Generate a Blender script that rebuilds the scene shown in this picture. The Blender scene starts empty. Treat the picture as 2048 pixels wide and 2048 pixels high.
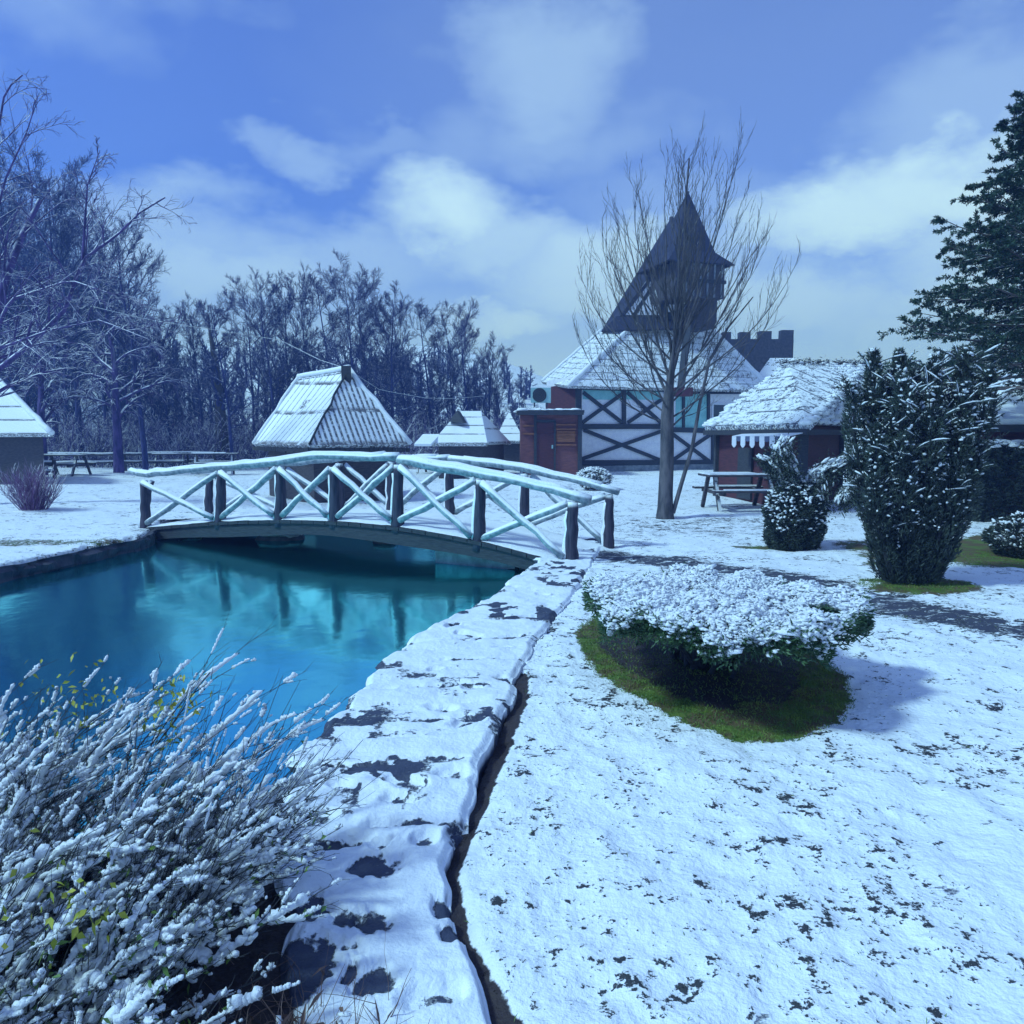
import bpy, math, random
import numpy as np
from mathutils import Vector

# ------------------------------------------------------------------ camera, world, sun
S = bpy.context.scene
COL = S.collection
FPX, HOR, EYE = 1500.0, 870.0, 1.6
PITCH = math.atan((1024 - HOR) / FPX)
cam_d = bpy.data.cameras.new('camera')
cam_d.sensor_width = 36.0
cam_d.lens = 36.0 * FPX / 2048.0
cam_d.clip_start = 0.05
cam_d.clip_end = 3000
cam = bpy.data.objects.new('camera', cam_d)
COL.objects.link(cam)
cam.location = (0, 0, EYE)
cam.rotation_euler = (math.pi / 2 - PITCH, 0, 0)
S.camera = cam
S.render.resolution_x = S.render.resolution_y = 1024
S.view_settings.view_transform = 'Standard'
S.view_settings.look = 'None'
S.view_settings.gamma = 1.0
S.view_settings.exposure = 0.0
S.cycles.max_bounces = 5
S.cycles.diffuse_bounces = 3
S.cycles.glossy_bounces = 3
S.cycles.transparent_max_bounces = 8
S.cycles.volume_bounces = 0
S.cycles.use_denoising = True

SUN_AZ = math.radians(-110)      # from +Y towards -X
SUN_EL = math.radians(46)
sun_dir = Vector((math.sin(SUN_AZ) * math.cos(SUN_EL), math.cos(SUN_AZ) * math.cos(SUN_EL), math.sin(SUN_EL)))
sd = bpy.data.lights.new('sun', 'SUN')
sd.energy = 3.4
sd.angle = math.radians(7)
sd.color = (0.55, 0.88, 1.0)
so = bpy.data.objects.new('sun', sd)
COL.objects.link(so)
so.rotation_euler = sun_dir.to_track_quat('Z', 'Y').to_euler()
so.location = (-20, 10, 30)


def W(px, py, Y):
    x = (px - 1024) / FPX
    y = (1024 - py) / FPX
    dy = math.cos(PITCH) + y * math.sin(PITCH)
    dz = -math.sin(PITCH) + y * math.cos(PITCH)
    t = Y / dy
    return Vector((x * t, Y, EYE + dz * t))


def ray(px, py):
    return (W(px, py, 1.0) - Vector((0, 0, EYE)))


def G(px, py, z=0.0):
    d = ray(px, py)
    t = (z - EYE) / d.z
    return Vector((d.x * t, d.y * t, z))


def RP(px, py, p, n):
    d = ray(px, py)
    c = Vector((0, 0, EYE))
    t = (p - c).dot(n) / d.dot(n)
    return c + d * t


def build_world():
    w = bpy.data.worlds.new('World')
    S.world = w
    w.use_nodes = True
    nt = w.node_tree
    N = nt.nodes
    L = nt.links
    bg = N['Background']
    bg.inputs['Strength'].default_value = 0.1
    sky = N.new('ShaderNodeTexSky')
    sky.sky_type = 'NISHITA'
    sky.sun_disc = False
    sky.sun_elevation = SUN_EL
    sky.sun_rotation = SUN_AZ
    sky.air_density = 1.0
    sky.dust_density = 0.6
    sky.ozone_density = 3.0
    tint = N.new('ShaderNodeMix'); tint.data_type = 'RGBA'; tint.blend_type = 'MULTIPLY'
    tint.inputs[0].default_value = 1.0
    tint.inputs[7].default_value = (0.36, 0.69, 1.85, 1)
    L.new(sky.outputs[0], tint.inputs[6])
    tc = N.new('ShaderNodeTexCoord')
    nz = N.new('ShaderNodeTexNoise'); nz.inputs['Scale'].default_value = 5.0
    nz.inputs['Detail'].default_value = 8; nz.inputs['Roughness'].default_value = 0.62
    mp = N.new('ShaderNodeMapping'); mp.inputs['Scale'].default_value = (1, 1, 1.9)
    L.new(tc.outputs['Generated'], mp.inputs[0]); L.new(mp.outputs[0], nz.inputs['Vector'])
    nzo = N.new('ShaderNodeVectorMath'); nzo.operation = 'SUBTRACT'; nzo.inputs[1].default_value = (.5, .5, .5)
    L.new(nz.outputs['Color'], nzo.inputs[0])
    nzs = N.new('ShaderNodeVectorMath'); nzs.operation = 'SCALE'; nzs.inputs['Scale'].default_value = 0.21
    L.new(nzo.outputs[0], nzs.inputs[0])
    wv = N.new('ShaderNodeVectorMath'); wv.operation = 'ADD'
    L.new(tc.outputs['Generated'], wv.inputs[0]); L.new(nzs.outputs[0], wv.inputs[1])
    total = None
    # soft banks of cloud: (px, py, width rad, height rad, amount)
    for (px, py, rw, rh, a) in CLOUDS + [(None, Vector((-.5, .1, .85)), .55, .4, .8), (None, Vector((.4, -.6, .6)), .7, .4, .8)]:  # the two vector-centred banks are out of view, added for soft fill
        c = py.normalized() if px is None else ray(px, py).normalized()
        sb = N.new('ShaderNodeVectorMath'); sb.operation = 'SUBTRACT'; sb.inputs[1].default_value = c
        L.new(wv.outputs[0], sb.inputs[0])
        ml = N.new('ShaderNodeVectorMath'); ml.operation = 'MULTIPLY'; ml.inputs[1].default_value = (1 / rw, 1 / rw, 1 / rh)
        L.new(sb.outputs[0], ml.inputs[0])
        ln = N.new('ShaderNodeVectorMath'); ln.operation = 'LENGTH'
        L.new(ml.outputs[0], ln.inputs[0])
        mr = N.new('ShaderNodeMapRange'); mr.interpolation_type = 'SMOOTHSTEP'
        mr.inputs['From Min'].default_value = 1.25; mr.inputs['From Max'].default_value = 0.15
        mr.inputs['To Min'].default_value = 0.0; mr.inputs['To Max'].default_value = a
        L.new(ln.outputs['Value'], mr.inputs['Value'])
        if total is None:
            total = mr.outputs[0]
        else:
            m = N.new('ShaderNodeMath'); m.operation = 'MAXIMUM'
            L.new(total, m.inputs[0]); L.new(mr.outputs[0], m.inputs[1]); total = m.outputs[0]
    # general veil of cloud everywhere
    nz2 = N.new('ShaderNodeTexNoise'); nz2.inputs['Scale'].default_value = 2.6; nz2.inputs['Detail'].default_value = 6
    L.new(mp.outputs[0], nz2.inputs['Vector'])
    mr2 = N.new('ShaderNodeMapRange'); mr2.interpolation_type = 'SMOOTHSTEP'
    mr2.inputs['From Min'].default_value = 0.42; mr2.inputs['From Max'].default_value = 0.72
    mr2.inputs['To Max'].default_value = 0.38
    L.new(nz2.outputs['Fac'], mr2.inputs['Value'])
    # pale air near the horizon
    sx = N.new('ShaderNodeSeparateXYZ'); L.new(tc.outputs['Generated'], sx.inputs[0])
    mr3 = N.new('ShaderNodeMapRange'); mr3.interpolation_type = 'SMOOTHSTEP'
    mr3.inputs['From Min'].default_value = 0.34; mr3.inputs['From Max'].default_value = 0.02
    mr3.inputs['To Max'].default_value = 0.80
    L.new(sx.outputs['Z'], mr3.inputs['Value'])
    for s in (mr2.outputs[0], mr3.outputs[0]):
        m = N.new('ShaderNodeMath'); m.operation = 'MAXIMUM'
        L.new(total, m.inputs[0]); L.new(s, m.inputs[1]); total = m.outputs[0]
    mix = N.new('ShaderNodeMix'); mix.data_type = 'RGBA'
    mix.inputs[7].default_value = CLOUD_COL
    L.new(total, mix.inputs[0]); L.new(tint.outputs[2], mix.inputs[6])
    L.new(mix.outputs[2], bg.inputs['Color'])


CLOUD_COL = (6.6, 9.8, 11.8, 1)
CLOUDS = [(890, 430, .115, .085, .95), (1010, 500, .18, .07, .7), (1110, 140, .13, .11, .5), (1120, 250, .13, .08, .4), (610, 285, .08, .04, .4), (510, 255, .07, .04, .35), (800, 270, .16, .04, .3),
          (1700, 440, .20, .075, .95), (1880, 380, .20, .09, .95), (1960, 560, .16, .13, .8), (1840, 640, .16, .07, .75), (1950, 200, .18, .11, .45), (1500, 150, .8, .30, .20), (300, 100, .8, .25, .10), (1250, 560, .28, .09, .8),
          (1010, 640, .14, .05, .85), (1560, 640, .24, .08, .75), (450, 560, .26, .09, .65), (380, 470, .2, .08, .5), (1400, 420, .26, .12, .35), (700, 530, .24, .08, .5)]
build_world()

# ------------------------------------------------------------------ helpers


def hash2(ix, iy, seed):
    h = (ix.astype(np.int64) * 374761393 + iy.astype(np.int64) * 668265263 + seed * 974634777) & 0xFFFFFFFF
    h = ((h ^ (h >> 13)) * 1274126177) & 0xFFFFFFFF
    h = h ^ (h >> 16)
    return (h & 0xFFFFFF).astype(np.float64) / 0xFFFFFF


def vnoise(x, y, seed=0):
    ix = np.floor(x); iy = np.floor(y)
    fx = x - ix; fy = y - iy
    fx = fx * fx * (3 - 2 * fx); fy = fy * fy * (3 - 2 * fy)
    a = hash2(ix, iy, seed); b = hash2(ix + 1, iy, seed)
    c = hash2(ix, iy + 1, seed); d = hash2(ix + 1, iy + 1, seed)
    return (a * (1 - fx) + b * fx) * (1 - fy) + (c * (1 - fx) + d * fx) * fy


def fbm(x, y, seed=0, o=4):
    r = 0; a = .5; s = 0
    for i in range(o):
        r = r + a * vnoise(x, y, seed + i * 17); s += a
        x = x * 2.03 + 5.2; y = y * 2.03 + 1.7; a *= .5
    return r / s


def sstep(a, b, x):
    t = np.clip((x - a) / (b - a), 0, 1)
    return t * t * (3 - 2 * t)


class MB:
    def __init__(s):
        s.V = []; s.L = []; s.C = []; s.U = []; s.n = 0

    def add(s, V, F, uv=None):
        V = np.asarray(V, dtype=np.float64).reshape(-1, 3); F = np.asarray(F, dtype=np.int64)
        s.V.append(V); s.L.append((F + s.n).ravel()); s.C.append(np.full(len(F), F.shape[1], dtype=np.int64))
        s.U.append(np.zeros((F.size, 2)) if uv is None else np.asarray(uv, dtype=np.float64).reshape(-1, 2))
        s.n += len(V)
        return s

    def poly(s, pts, uv=None):
        return s.add([tuple(p) for p in pts], [list(range(len(pts)))], uv)

    def box(s, c, sz, ax=None):
        c = np.array(c, float); h = np.array(sz, float) / 2
        sg = np.array([[-1, -1, -1], [1, -1, -1], [1, 1, -1], [-1, 1, -1], [-1, -1, 1], [1, -1, 1], [1, 1, 1], [-1, 1, 1]], float) * h
        if ax is not None:
            sg = sg @ np.array([list(a) for a in ax], float)
        return s.add(sg + c, [[0, 3, 2, 1], [4, 5, 6, 7], [0, 1, 5, 4], [1, 2, 6, 5], [2, 3, 7, 6], [3, 0, 4, 7]])

    def beam(s, a, b, w, h, up=(0, 0, 1)):
        a = Vector(a); b = Vector(b); d = (b - a); L = d.length; d.normalize()
        u = Vector(up); sdv = d.cross(u).normalized(); u = sdv.cross(d).normalized()
        return s.box((a + b) / 2, (L, w, h), (d, sdv, u))

    def slab(s, pts, n, th, uvax=None):
        """polygon with thickness th below it (along -n); uv on the faces in metres"""
        pts = [Vector(p) for p in pts]; n = Vector(n).normalized(); k = len(pts)
        if uvax is None:
            e = (pts[1] - pts[0]).normalized(); v = n.cross(e).normalized(); o = pts[0]
        else:
            o, e, v = uvax
        uv = [((p - o).dot(e), (p - o).dot(v)) for p in pts]
        V = [tuple(p) for p in pts] + [tuple(p - n * th) for p in pts]
        s.add(V, [list(range(k))], uv)
        s.add(V, [list(range(2 * k - 1, k - 1, -1))])
        s.add(V, [[i, i + k, (i + 1) % k + k, (i + 1) % k] for i in range(k)])
        return s

    def build(s, name, mat, parent=None, smooth=False, attrs=None):
        me = bpy.data.meshes.new(name)
        V = np.concatenate(s.V); Lp = np.concatenate(s.L); C = np.concatenate(s.C)
        me.vertices.add(len(V)); me.vertices.foreach_set('co', V.ravel())
        me.loops.add(len(Lp)); me.loops.foreach_set('vertex_index', Lp.astype(np.int32))
        st = np.concatenate([[0], np.cumsum(C)[:-1]])
        me.polygons.add(len(C)); me.polygons.foreach_set('loop_start', st.astype(np.int32))
        me.polygons.foreach_set('use_smooth', np.full(len(C), smooth))
        if any(u.any() for u in s.U):
            ul = me.uv_layers.new(name='UVMap'); ul.data.foreach_set('uv', np.concatenate(s.U).ravel().astype(np.float32))
        if attrs:
            for k, a in attrs.items():
                at = me.attributes.new(k, 'FLOAT', 'POINT'); at.data.foreach_set('value', np.asarray(a, dtype=np.float32))
        me.update(calc_edges=True); me.validate()
        me.materials.append(mat)
        o = bpy.data.objects.new(name, me)
        COL.objects.link(o)
        if name in ('snow_pads', 'snow_coating', 'snow_crust', 'snow_bits', 'roof_snow'): o['kind'] = 'stuff'
        if parent is not None:
            o.parent = parent
            if parent.type == 'EMPTY' or parent.parent is not None or parent.location.length:
                o.matrix_parent_inverse = world_m(parent).inverted()
        return o


def world_m(o):
    from mathutils import Matrix
    m = Matrix.LocRotScale(o.location, o.rotation_euler, o.scale)
    if o.parent:
        return world_m(o.parent) @ o.matrix_parent_inverse @ m
    return m


def tag(o, label=None, cat=None, group=None, kind=None):
    if label: o['label'] = label
    if cat: o['category'] = cat
    if group: o['group'] = group
    if kind: o['kind'] = kind
    return o


def thing(name, loc, label, cat, group=None, kind=None):
    o = bpy.data.objects.new(name, None); COL.objects.link(o)
    o.location = loc; o.empty_display_size = .2
    return tag(o, label, cat, group, kind)


def copy_tree(o, loc, rz=0, sc=1.0, label=None, parent=None):
    c = o.copy(); COL.objects.link(c)
    if parent is None:
        c.location = loc; c.rotation_euler = (0, 0, rz); c.scale = (sc,) * 3 if not isinstance(sc, tuple) else sc
        if label: c['label'] = label
    else:
        c.parent = parent; c.matrix_parent_inverse = o.matrix_parent_inverse.copy()
    for ch in list(o.children):
        copy_tree(ch, None, parent=c)
    return c


def nrm(a):
    return a / np.maximum(np.linalg.norm(a, axis=-1, keepdims=True), 1e-9)


def grow(st, d, L, m, wander, trop, rng, trop_end=None):
    """N polylines of m points. trop: xyz pull added to the direction at each step"""
    N = len(st); P = np.zeros((N, m, 3)); P[:, 0] = st; d = nrm(d.copy())
    step = (L / (m - 1))[:, None]
    t0 = np.array(trop, float); t1 = t0 if trop_end is None else np.array(trop_end, float)
    for i in range(1, m):
        f = i / (m - 1)
        d = nrm(d + (t0 * (1 - f) + t1 * f) + rng.normal(0, wander, (N, 3)))
        P[:, i] = P[:, i - 1] + d * step
    return P


def spawn(P, R, k, t0, t1, ang, lf, rf, rng, L, upbias=0.0, lpow=0.5, rmin=0.0):
    """k children on each polyline: start, dir, length, radius"""
    N, m, _ = P.shape
    t = (np.linspace(t0, t1, k)[None, :] + rng.uniform(-.5, .5, (N, k)) * (t1 - t0) / max(k, 1)).clip(0.02, .98)
    u = t * (m - 1); i = np.minimum(u.astype(int), m - 2); f = (u - i)[..., None]
    ii = np.arange(N)[:, None]
    a = P[ii, i]; b = P[ii, i + 1]
    st = a * (1 - f) + b * f
    tg = nrm(b - a)
    rr = (R[ii, i] * (1 - f[..., 0]) + R[ii, i + 1] * f[..., 0])
    rv = nrm(rng.normal(0, 1, (N, k, 3)))
    pr = nrm(np.cross(tg, rv))
    A = np.radians(rng.uniform(ang[0], ang[1], (N, k)))[..., None]
    d = tg * np.cos(A) + pr * np.sin(A)
    d[..., 2] += upbias
    ln = L[:, None] * lf * (1 - t * 0.75) ** lpow * rng.uniform(.65, 1.25, (N, k))
    r = np.maximum(rr * rf, rmin)
    return st.reshape(-1, 3), nrm(d).reshape(-1, 3), ln.ravel(), r.ravel()


def taper(r, m, end=0.25, p=1.0):
    f = np.linspace(0, 1, m)
    return r[:, None] * (1 - (1 - end) * f ** p)[None, :]


def tubes(mb, P, R, s=4, cap=False):
    N, m, _ = P.shape
    T = np.zeros_like(P); T[:, 1:-1] = P[:, 2:] - P[:, :-2]; T[:, 0] = P[:, 1] - P[:, 0]; T[:, -1] = P[:, -1] - P[:, -2]
    T = nrm(T)
    tot = nrm(P[:, -1] - P[:, 0])
    ref = np.where(np.abs(tot[:, 2:3]) > .8, np.array([[1., 0, 0]]), np.array([[0, 0, 1.]]))
    A = nrm(np.cross(T, ref[:, None, :])); B = np.cross(T, A)
    th = np.arange(s) * 2 * np.pi / s
    V = P[:, :, None, :] + R[:, :, None, None] * (A[:, :, None, :] * np.cos(th)[None, None, :, None] + B[:, :, None, :] * np.sin(th)[None, None, :, None])
    idx = np.arange(N * m * s).reshape(N, m, s)
    a = idx[:, :-1]; b = np.roll(a, -1, axis=2); c = idx[:, 1:]; d = np.roll(c, -1, axis=2)
    F = np.stack([a, c, d, b], -1).reshape(-1, 4)
    mb.add(V.reshape(-1, 3), F)
    if cap:
        F0 = idx[:, 0, :]; F1 = idx[:, -1, ::-1]
        mb.L.append((np.concatenate([F0, F1]) + mb.n - N * m * s).ravel()); mb.C.append(np.full(2 * N, s)); mb.U.append(np.zeros((2 * N * s, 2)))
    return mb


def tube1(mb, pts, rad, s=8, cap=True):
    P = np.array([[tuple(p) for p in pts]], float); R = np.broadcast_to(np.array(rad, float), (1, P.shape[1])).copy()
    return tubes(mb, P, R, s, cap)


_ico = {}


def ico(sub):
    if sub not in _ico:
        import bmesh
        bm = bmesh.new(); bmesh.ops.create_icosphere(bm, subdivisions=sub, radius=1.0)
        V = np.array([v.co[:] for v in bm.verts]); F = np.array([[v.index for v in f.verts] for f in bm.faces]); bm.free()
        _ico[sub] = (V, F)
    return _ico[sub]


def blobs(mb, C, Sz, rng, sub=1, lump=.18, axis=None, sq=1.0):
    """many lumpy ellipsoids: centres C (N,3), sizes Sz (N,3), optional long axis per blob"""
    V, F = ico(sub); N = len(C); C = np.asarray(C); Sz = np.asarray(Sz)
    j = 1 + rng.uniform(-lump, lump, (N, len(V), 1))
    if sub >= 2:
        ph = rng.uniform(0, 6.28, (N, 1, 3)); j = 1 + lump * (np.sin(V[None] * 3.1 + ph).sum(-1, keepdims=True) / 2) + rng.uniform(-.04, .04, (N, len(V), 1))
    Vq = np.sign(V) * np.abs(V) ** sq
    Q = Vq[None] * j * Sz[:, None, :]
    if axis is None:
        a = rng.uniform(0, 6.28, N); X = np.stack([np.cos(a), np.sin(a), np.zeros(N)], -1)
    else:
        X = nrm(np.asarray(axis))
    Y = nrm(np.cross(np.array([[0, 0, 1.]]), X)); Z = np.cross(X, Y)
    Q = Q[..., 0:1] * X[:, None] + Q[..., 1:2] * Y[:, None] + Q[..., 2:3] * Z[:, None] + C[:, None]
    mb.add(Q.reshape(-1, 3), (F[None] + (np.arange(N) * len(V))[:, None, None]).reshape(-1, 3))
    return mb


def blades(mb, P, D, Ln, Wd, rng, bend=0.0):
    """thin pointed leaves/needles (two triangles as a kite)"""
    N = len(P); D = nrm(D); sdv = nrm(np.cross(D, nrm(rng.normal(0, 1, (N, 3)))))
    Ln = np.broadcast_to(Ln, (N,))[:, None]; Wd = np.broadcast_to(Wd, (N,))[:, None]
    mid = P + D * Ln * .45; tip = P + D * Ln + np.array([[0, 0, -1.]]) * Ln * bend
    V = np.stack([P, mid + sdv * Wd, tip, mid - sdv * Wd], 1).reshape(-1, 3)
    mb.add(V, np.arange(N * 4).reshape(-1, 4))
    return mb


# ------------------------------------------------------------------ materials


class NT:
    def __init__(s, name):
        s.m = bpy.data.materials.new(name); s.m.use_nodes = True
        s.t = s.m.node_tree; s.b = s.t.nodes['Principled BSDF']
        s.b.inputs['Roughness'].default_value = .8

    def n(s, typ, **kw):
        nd = s.t.nodes.new('ShaderNode' + typ)
        for k, v in kw.items(): setattr(nd, k, v)
        return nd

    def l(s, a, b):
        s.t.links.new(a, b)

    def coord(s, kind='Object'):
        if kind == 'World': return s.n('NewGeometry').outputs['Position']
        return s.n('TexCoord').outputs[kind]

    def noise(s, vec, scale, detail=4, rough=.55, out='Fac', stretch=None):
        if stretch:
            m = s.n('Mapping'); m.inputs['Scale'].default_value = stretch; s.l(vec, m.inputs[0]); vec = m.outputs[0]
        t = s.n('TexNoise'); t.inputs['Scale'].default_value = scale; t.inputs['Detail'].default_value = detail
        t.inputs['Roughness'].default_value = rough; s.l(vec, t.inputs['Vector'])
        return t.outputs[out]

    def rng(s, v, a, b, c=0., d=1.):
        m = s.n('MapRange'); m.interpolation_type = 'SMOOTHSTEP'
        m.inputs['From Min'].default_value = a; m.inputs['From Max'].default_value = b
        m.inputs['To Min'].default_value = c; m.inputs['To Max'].default_value = d
        s.l(v, m.inputs['Value']); return m.outputs[0]

    def math(s, op, a, b=None):
        m = s.n('Math'); m.operation = op
        for i, v in enumerate((a, b)):
            if v is None: continue
            if isinstance(v, (int, float)): m.inputs[i].default_value = v
            else: s.l(v, m.inputs[i])
        return m.outputs[0]

    def mix(s, f, a, b):
        m = s.n('Mix'); m.data_type = 'RGBA'
        for i, v in ((0, f), (6, a), (7, b)):
            if isinstance(v, (int, float)): m.inputs[i].default_value = v
            elif isinstance(v, tuple): m.inputs[i].default_value = v if len(v) == 4 else v + (1,)
            else: s.l(v, m.inputs[i])
        return m.outputs[2]

    def bump(s, h, dist=.02, strength=1.0):
        b = s.n('Bump'); b.inputs['Distance'].default_value = dist; b.inputs['Strength'].default_value = strength
        s.l(h, b.inputs['Height']); s.l(b.outputs[0], s.b.inputs['Normal']); return b.outputs[0]

    def base(s, c):
        if isinstance(c, tuple): s.b.inputs['Base Color'].default_value = c if len(c) == 4 else c + (1,)
        else: s.l(c, s.b.inputs['Base Color'])
        return s

    def upmask(s, a=.2, b=.6):
        g = s.n('NewGeometry'); sp = s.n('SeparateXYZ'); s.l(g.outputs['Normal'], sp.inputs[0])
        return s.rng(sp.outputs['Z'], a, b)

    def attr(s, name):
        a = s.n('Attribute'); a.attribute_name = name; return a.outputs['Fac']


SNOW = (.80, .84, .90)


def m_snow():
    t = NT('snow'); c = t.coord('World')
    n = t.noise(c, 35, 5, .6); n2 = t.noise(c, 6, 3)
    t.base(t.mix(n2, (.76, .80, .88), (.84, .87, .92)))
    t.b.inputs['Roughness'].default_value = .7
    n3 = t.noise(c, 110, 4, .65)
    t.bump(t.math('ADD', t.math('ADD', n, n2), t.math('MULTIPLY', n3, .45)), .014, .9)
    return t.m


def m_wood(name, c1, c2, scale=(3, 3, 25), snow=0.0, nscale=3.0, patch=(.45, .6), bmp=.006, up=(.2, .6)):
    """grained wood; snow = how much settled snow covers upward faces"""
    t = NT(name); c = t.coord('Object')
    n = t.noise(c, nscale, 5, .6, stretch=scale)
    col = t.mix(t.rng(n, .3, .7), c1, c2)
    if snow > 0:
        p = t.rng(t.noise(c, 9, 4), patch[0] - .25 * snow, patch[1] - .25 * snow)
        col = t.mix(t.math('MULTIPLY', t.upmask(*up), p), col, SNOW)
    t.base(col); t.bump(n, bmp, .8)
    return t.m


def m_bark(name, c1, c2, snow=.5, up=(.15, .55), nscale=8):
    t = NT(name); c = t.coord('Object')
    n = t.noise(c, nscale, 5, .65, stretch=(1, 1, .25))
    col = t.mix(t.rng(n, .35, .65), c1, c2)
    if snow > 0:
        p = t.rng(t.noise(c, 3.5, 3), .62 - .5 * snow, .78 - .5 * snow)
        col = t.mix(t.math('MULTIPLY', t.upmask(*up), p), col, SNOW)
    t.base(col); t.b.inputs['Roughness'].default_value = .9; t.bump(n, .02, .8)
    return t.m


def m_leaf(name, c1, c2, rough=.6, snow=0.0):
    t = NT(name); c = t.coord('Object')
    n = t.noise(c, 7, 3)
    col = t.mix(t.rng(n, .35, .65), c1, c2)
    if snow > 0:
        p = t.rng(t.noise(c, 14, 3), .7 - .4 * snow, .8 - .4 * snow)
        col = t.mix(p, col, SNOW)
    t.base(col); t.b.inputs['Roughness'].default_value = rough
    return t.m


def m_roof(name, row=.3, wcol=.0, gap=(.05, .06, .09), cover=.75, rib=0.0, ribw=.3, nsc=5, coltile=(.12, .11, .12), bmp=.03):
    """snow-covered shingles. UV in metres: v up the slope. row: course height, rib: spacing of vertical ribs"""
    t = NT(name); uv = t.n('UVMap').outputs[0]; sp = t.n('SeparateXYZ'); t.l(uv, sp.inputs[0])
    c = t.coord('Object')
    nz = t.noise(c, nsc, 5, .6)
    nz2 = t.noise(c, nsc * 5, 4, .6)
    hgt = nz
    # courses
    wob = t.math('MULTIPLY', t.math('SUBTRACT', nz2, .5), .10 * row)
    v = t.math('ADD', sp.outputs['Y'], wob)
    fr = t.math('FRACT', t.math('DIVIDE', v, row))
    line = t.rng(fr, .16, .04)
    # broken by noise along the course
    brk = t.rng(t.noise(uv, 1.0, 4, .7, stretch=(2.2, 3.5 / 1, 1)), .34, .54)
    dark = t.math('MULTIPLY', line, brk)
    if rib > 0:
        fu = t.math('FRACT', t.math('DIVIDE', t.math('ADD', sp.outputs['X'], t.math('MULTIPLY', t.math('SUBTRACT', nz2, .5), .04)), rib))
        rl = t.rng(t.math('ABSOLUTE', t.math('SUBTRACT', fu, .5)), ribw * .5, ribw * .2)
        rl = t.math('MULTIPLY', rl, t.rng(nz2, .30, .52))
        dark = t.math('MAXIMUM', dark, rl)
    bare = t.rng(t.math('ADD', t.math('MULTIPLY', nz, .45), t.math('MULTIPLY', nz2, .55)), cover - .12, cover - .05)
    dark = t.math('MAXIMUM', dark, bare)
    tile = t.mix(nz2, coltile, tuple(min(1, q * 2.2) for q in coltile))
    t.base(t.mix(dark, SNOW, t.mix(.5, tile, gap)))
    hh = t.math('SUBTRACT', t.math('MULTIPLY', nz2, .5), dark)
    t.bump(t.math('ADD', hh, fr), bmp, .8)
    return t.m


def m_plain(name, c1, c2, nscale=4, rough=.8, bmp=.004, stretch=None):
    t = NT(name); c = t.coord('Object'); n = t.noise(c, nscale, 5, .6, stretch=stretch)
    t.base(t.mix(t.rng(n, .3, .7), c1, c2)); t.b.inputs['Roughness'].default_value = rough; t.bump(n, bmp, .6)
    return t.m


M = {}
M['snow'] = m_snow()
M['wood_dark'] = m_wood('dark_weathered_wood', (.022, .02, .028), (.08, .07, .085), snow=.35)
M['timber'] = m_wood('dark_timber', (.015, .018, .03), (.04, .045, .06))
M['post'] = m_wood('bridge_post_bark', (.012, .014, .035), (.055, .05, .085), scale=(9, 9, 1.2), snow=.6, patch=(.5, .62), up=(.3, .7))
M['log'] = m_wood('peeled_log_with_frost', (.11, .16, .20), (.33, .39, .45), scale=(5, 5, 5), snow=1.0, up=(.0, .4), bmp=.015)
M['red'] = m_wood('red_brown_boards', (.10, .035, .045), (.20, .070, .075), scale=(1.2, 1.2, 14))
M['redlight'] = m_wood('orange_brown_boards', (.14, .05, .03), (.28, .11, .05), scale=(1.2, 1.2, 14))
M['reddark'] = m_wood('dark_red_boards', (.042, .010, .020), (.09, .022, .034), scale=(1.2, 1.2, 14))
M['plaster'] = m_plain('pale_plaster', (.62, .62, .74), (.74, .74, .82), 6)
M['plaster_eave_shade'] = m_plain('eave_shaded_plaster', (.18, .42, .46), (.25, .52, .55), 5)  # teal that paints the eave shadow onto the wall
M['stone'] = m_plain('grey_stone', (.10, .12, .15), (.24, .27, .32), 5, bmp=.03)
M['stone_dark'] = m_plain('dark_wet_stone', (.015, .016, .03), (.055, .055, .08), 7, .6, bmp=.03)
M['glass'] = m_plain('dark_glass', (.02, .03, .05), (.03, .05, .08), 2, .08, bmp=0)
M['bark'] = m_bark('grey_bark', (.07, .055, .065), (.17, .14, .15), snow=.35)
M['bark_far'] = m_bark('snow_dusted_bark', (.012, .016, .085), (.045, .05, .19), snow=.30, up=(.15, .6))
M['bark_willow'] = m_bark('willow_bark', (.022, .016, .09), (.09, .06, .22), snow=.5, up=(.1, .5))
M['bark_tree'] = m_bark('young_tree_bark', (.04, .042, .055), (.12, .11, .13), snow=.12)
M['twig'] = m_bark('brown_twigs', (.05, .035, .03), (.14, .10, .08), snow=.25, nscale=20)
M['twig_purple'] = m_bark('purple_twigs', (.08, .03, .12), (.20, .10, .24), snow=.55, up=(0, .5))
M['needle'] = m_leaf('spruce_needles', (.012, .035, .028), (.03, .07, .04))
M['yew'] = m_leaf('yew_leaves', (.018, .032, .034), (.055, .08, .065))
M['juniper'] = m_leaf('juniper_sprays', (.02, .06, .035), (.06, .13, .05))
M['leaf'] = m_leaf('green_leaves', (.05, .11, .03), (.14, .24, .04))
M['leaf_yellow'] = m_leaf('yellow_green_leaves', (.22, .28, .02), (.42, .40, .05))
M['deadleaf'] = m_leaf('withered_stalks', (.10, .055, .05), (.26, .17, .14))
M['grass'] = m_leaf('grass_blades', (.06, .14, .02), (.17, .24, .04))
M['metal'] = m_plain('painted_metal', (.22, .40, .45), (.28, .46, .50), 5, .4, 0)
M['fabric'] = m_plain('white_fabric', (.55, .58, .7), (.62, .65, .75), 5)
M['fabric_dark'] = m_plain('blue_fabric', (.06, .08, .16), (.08, .10, .2), 5)

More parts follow.
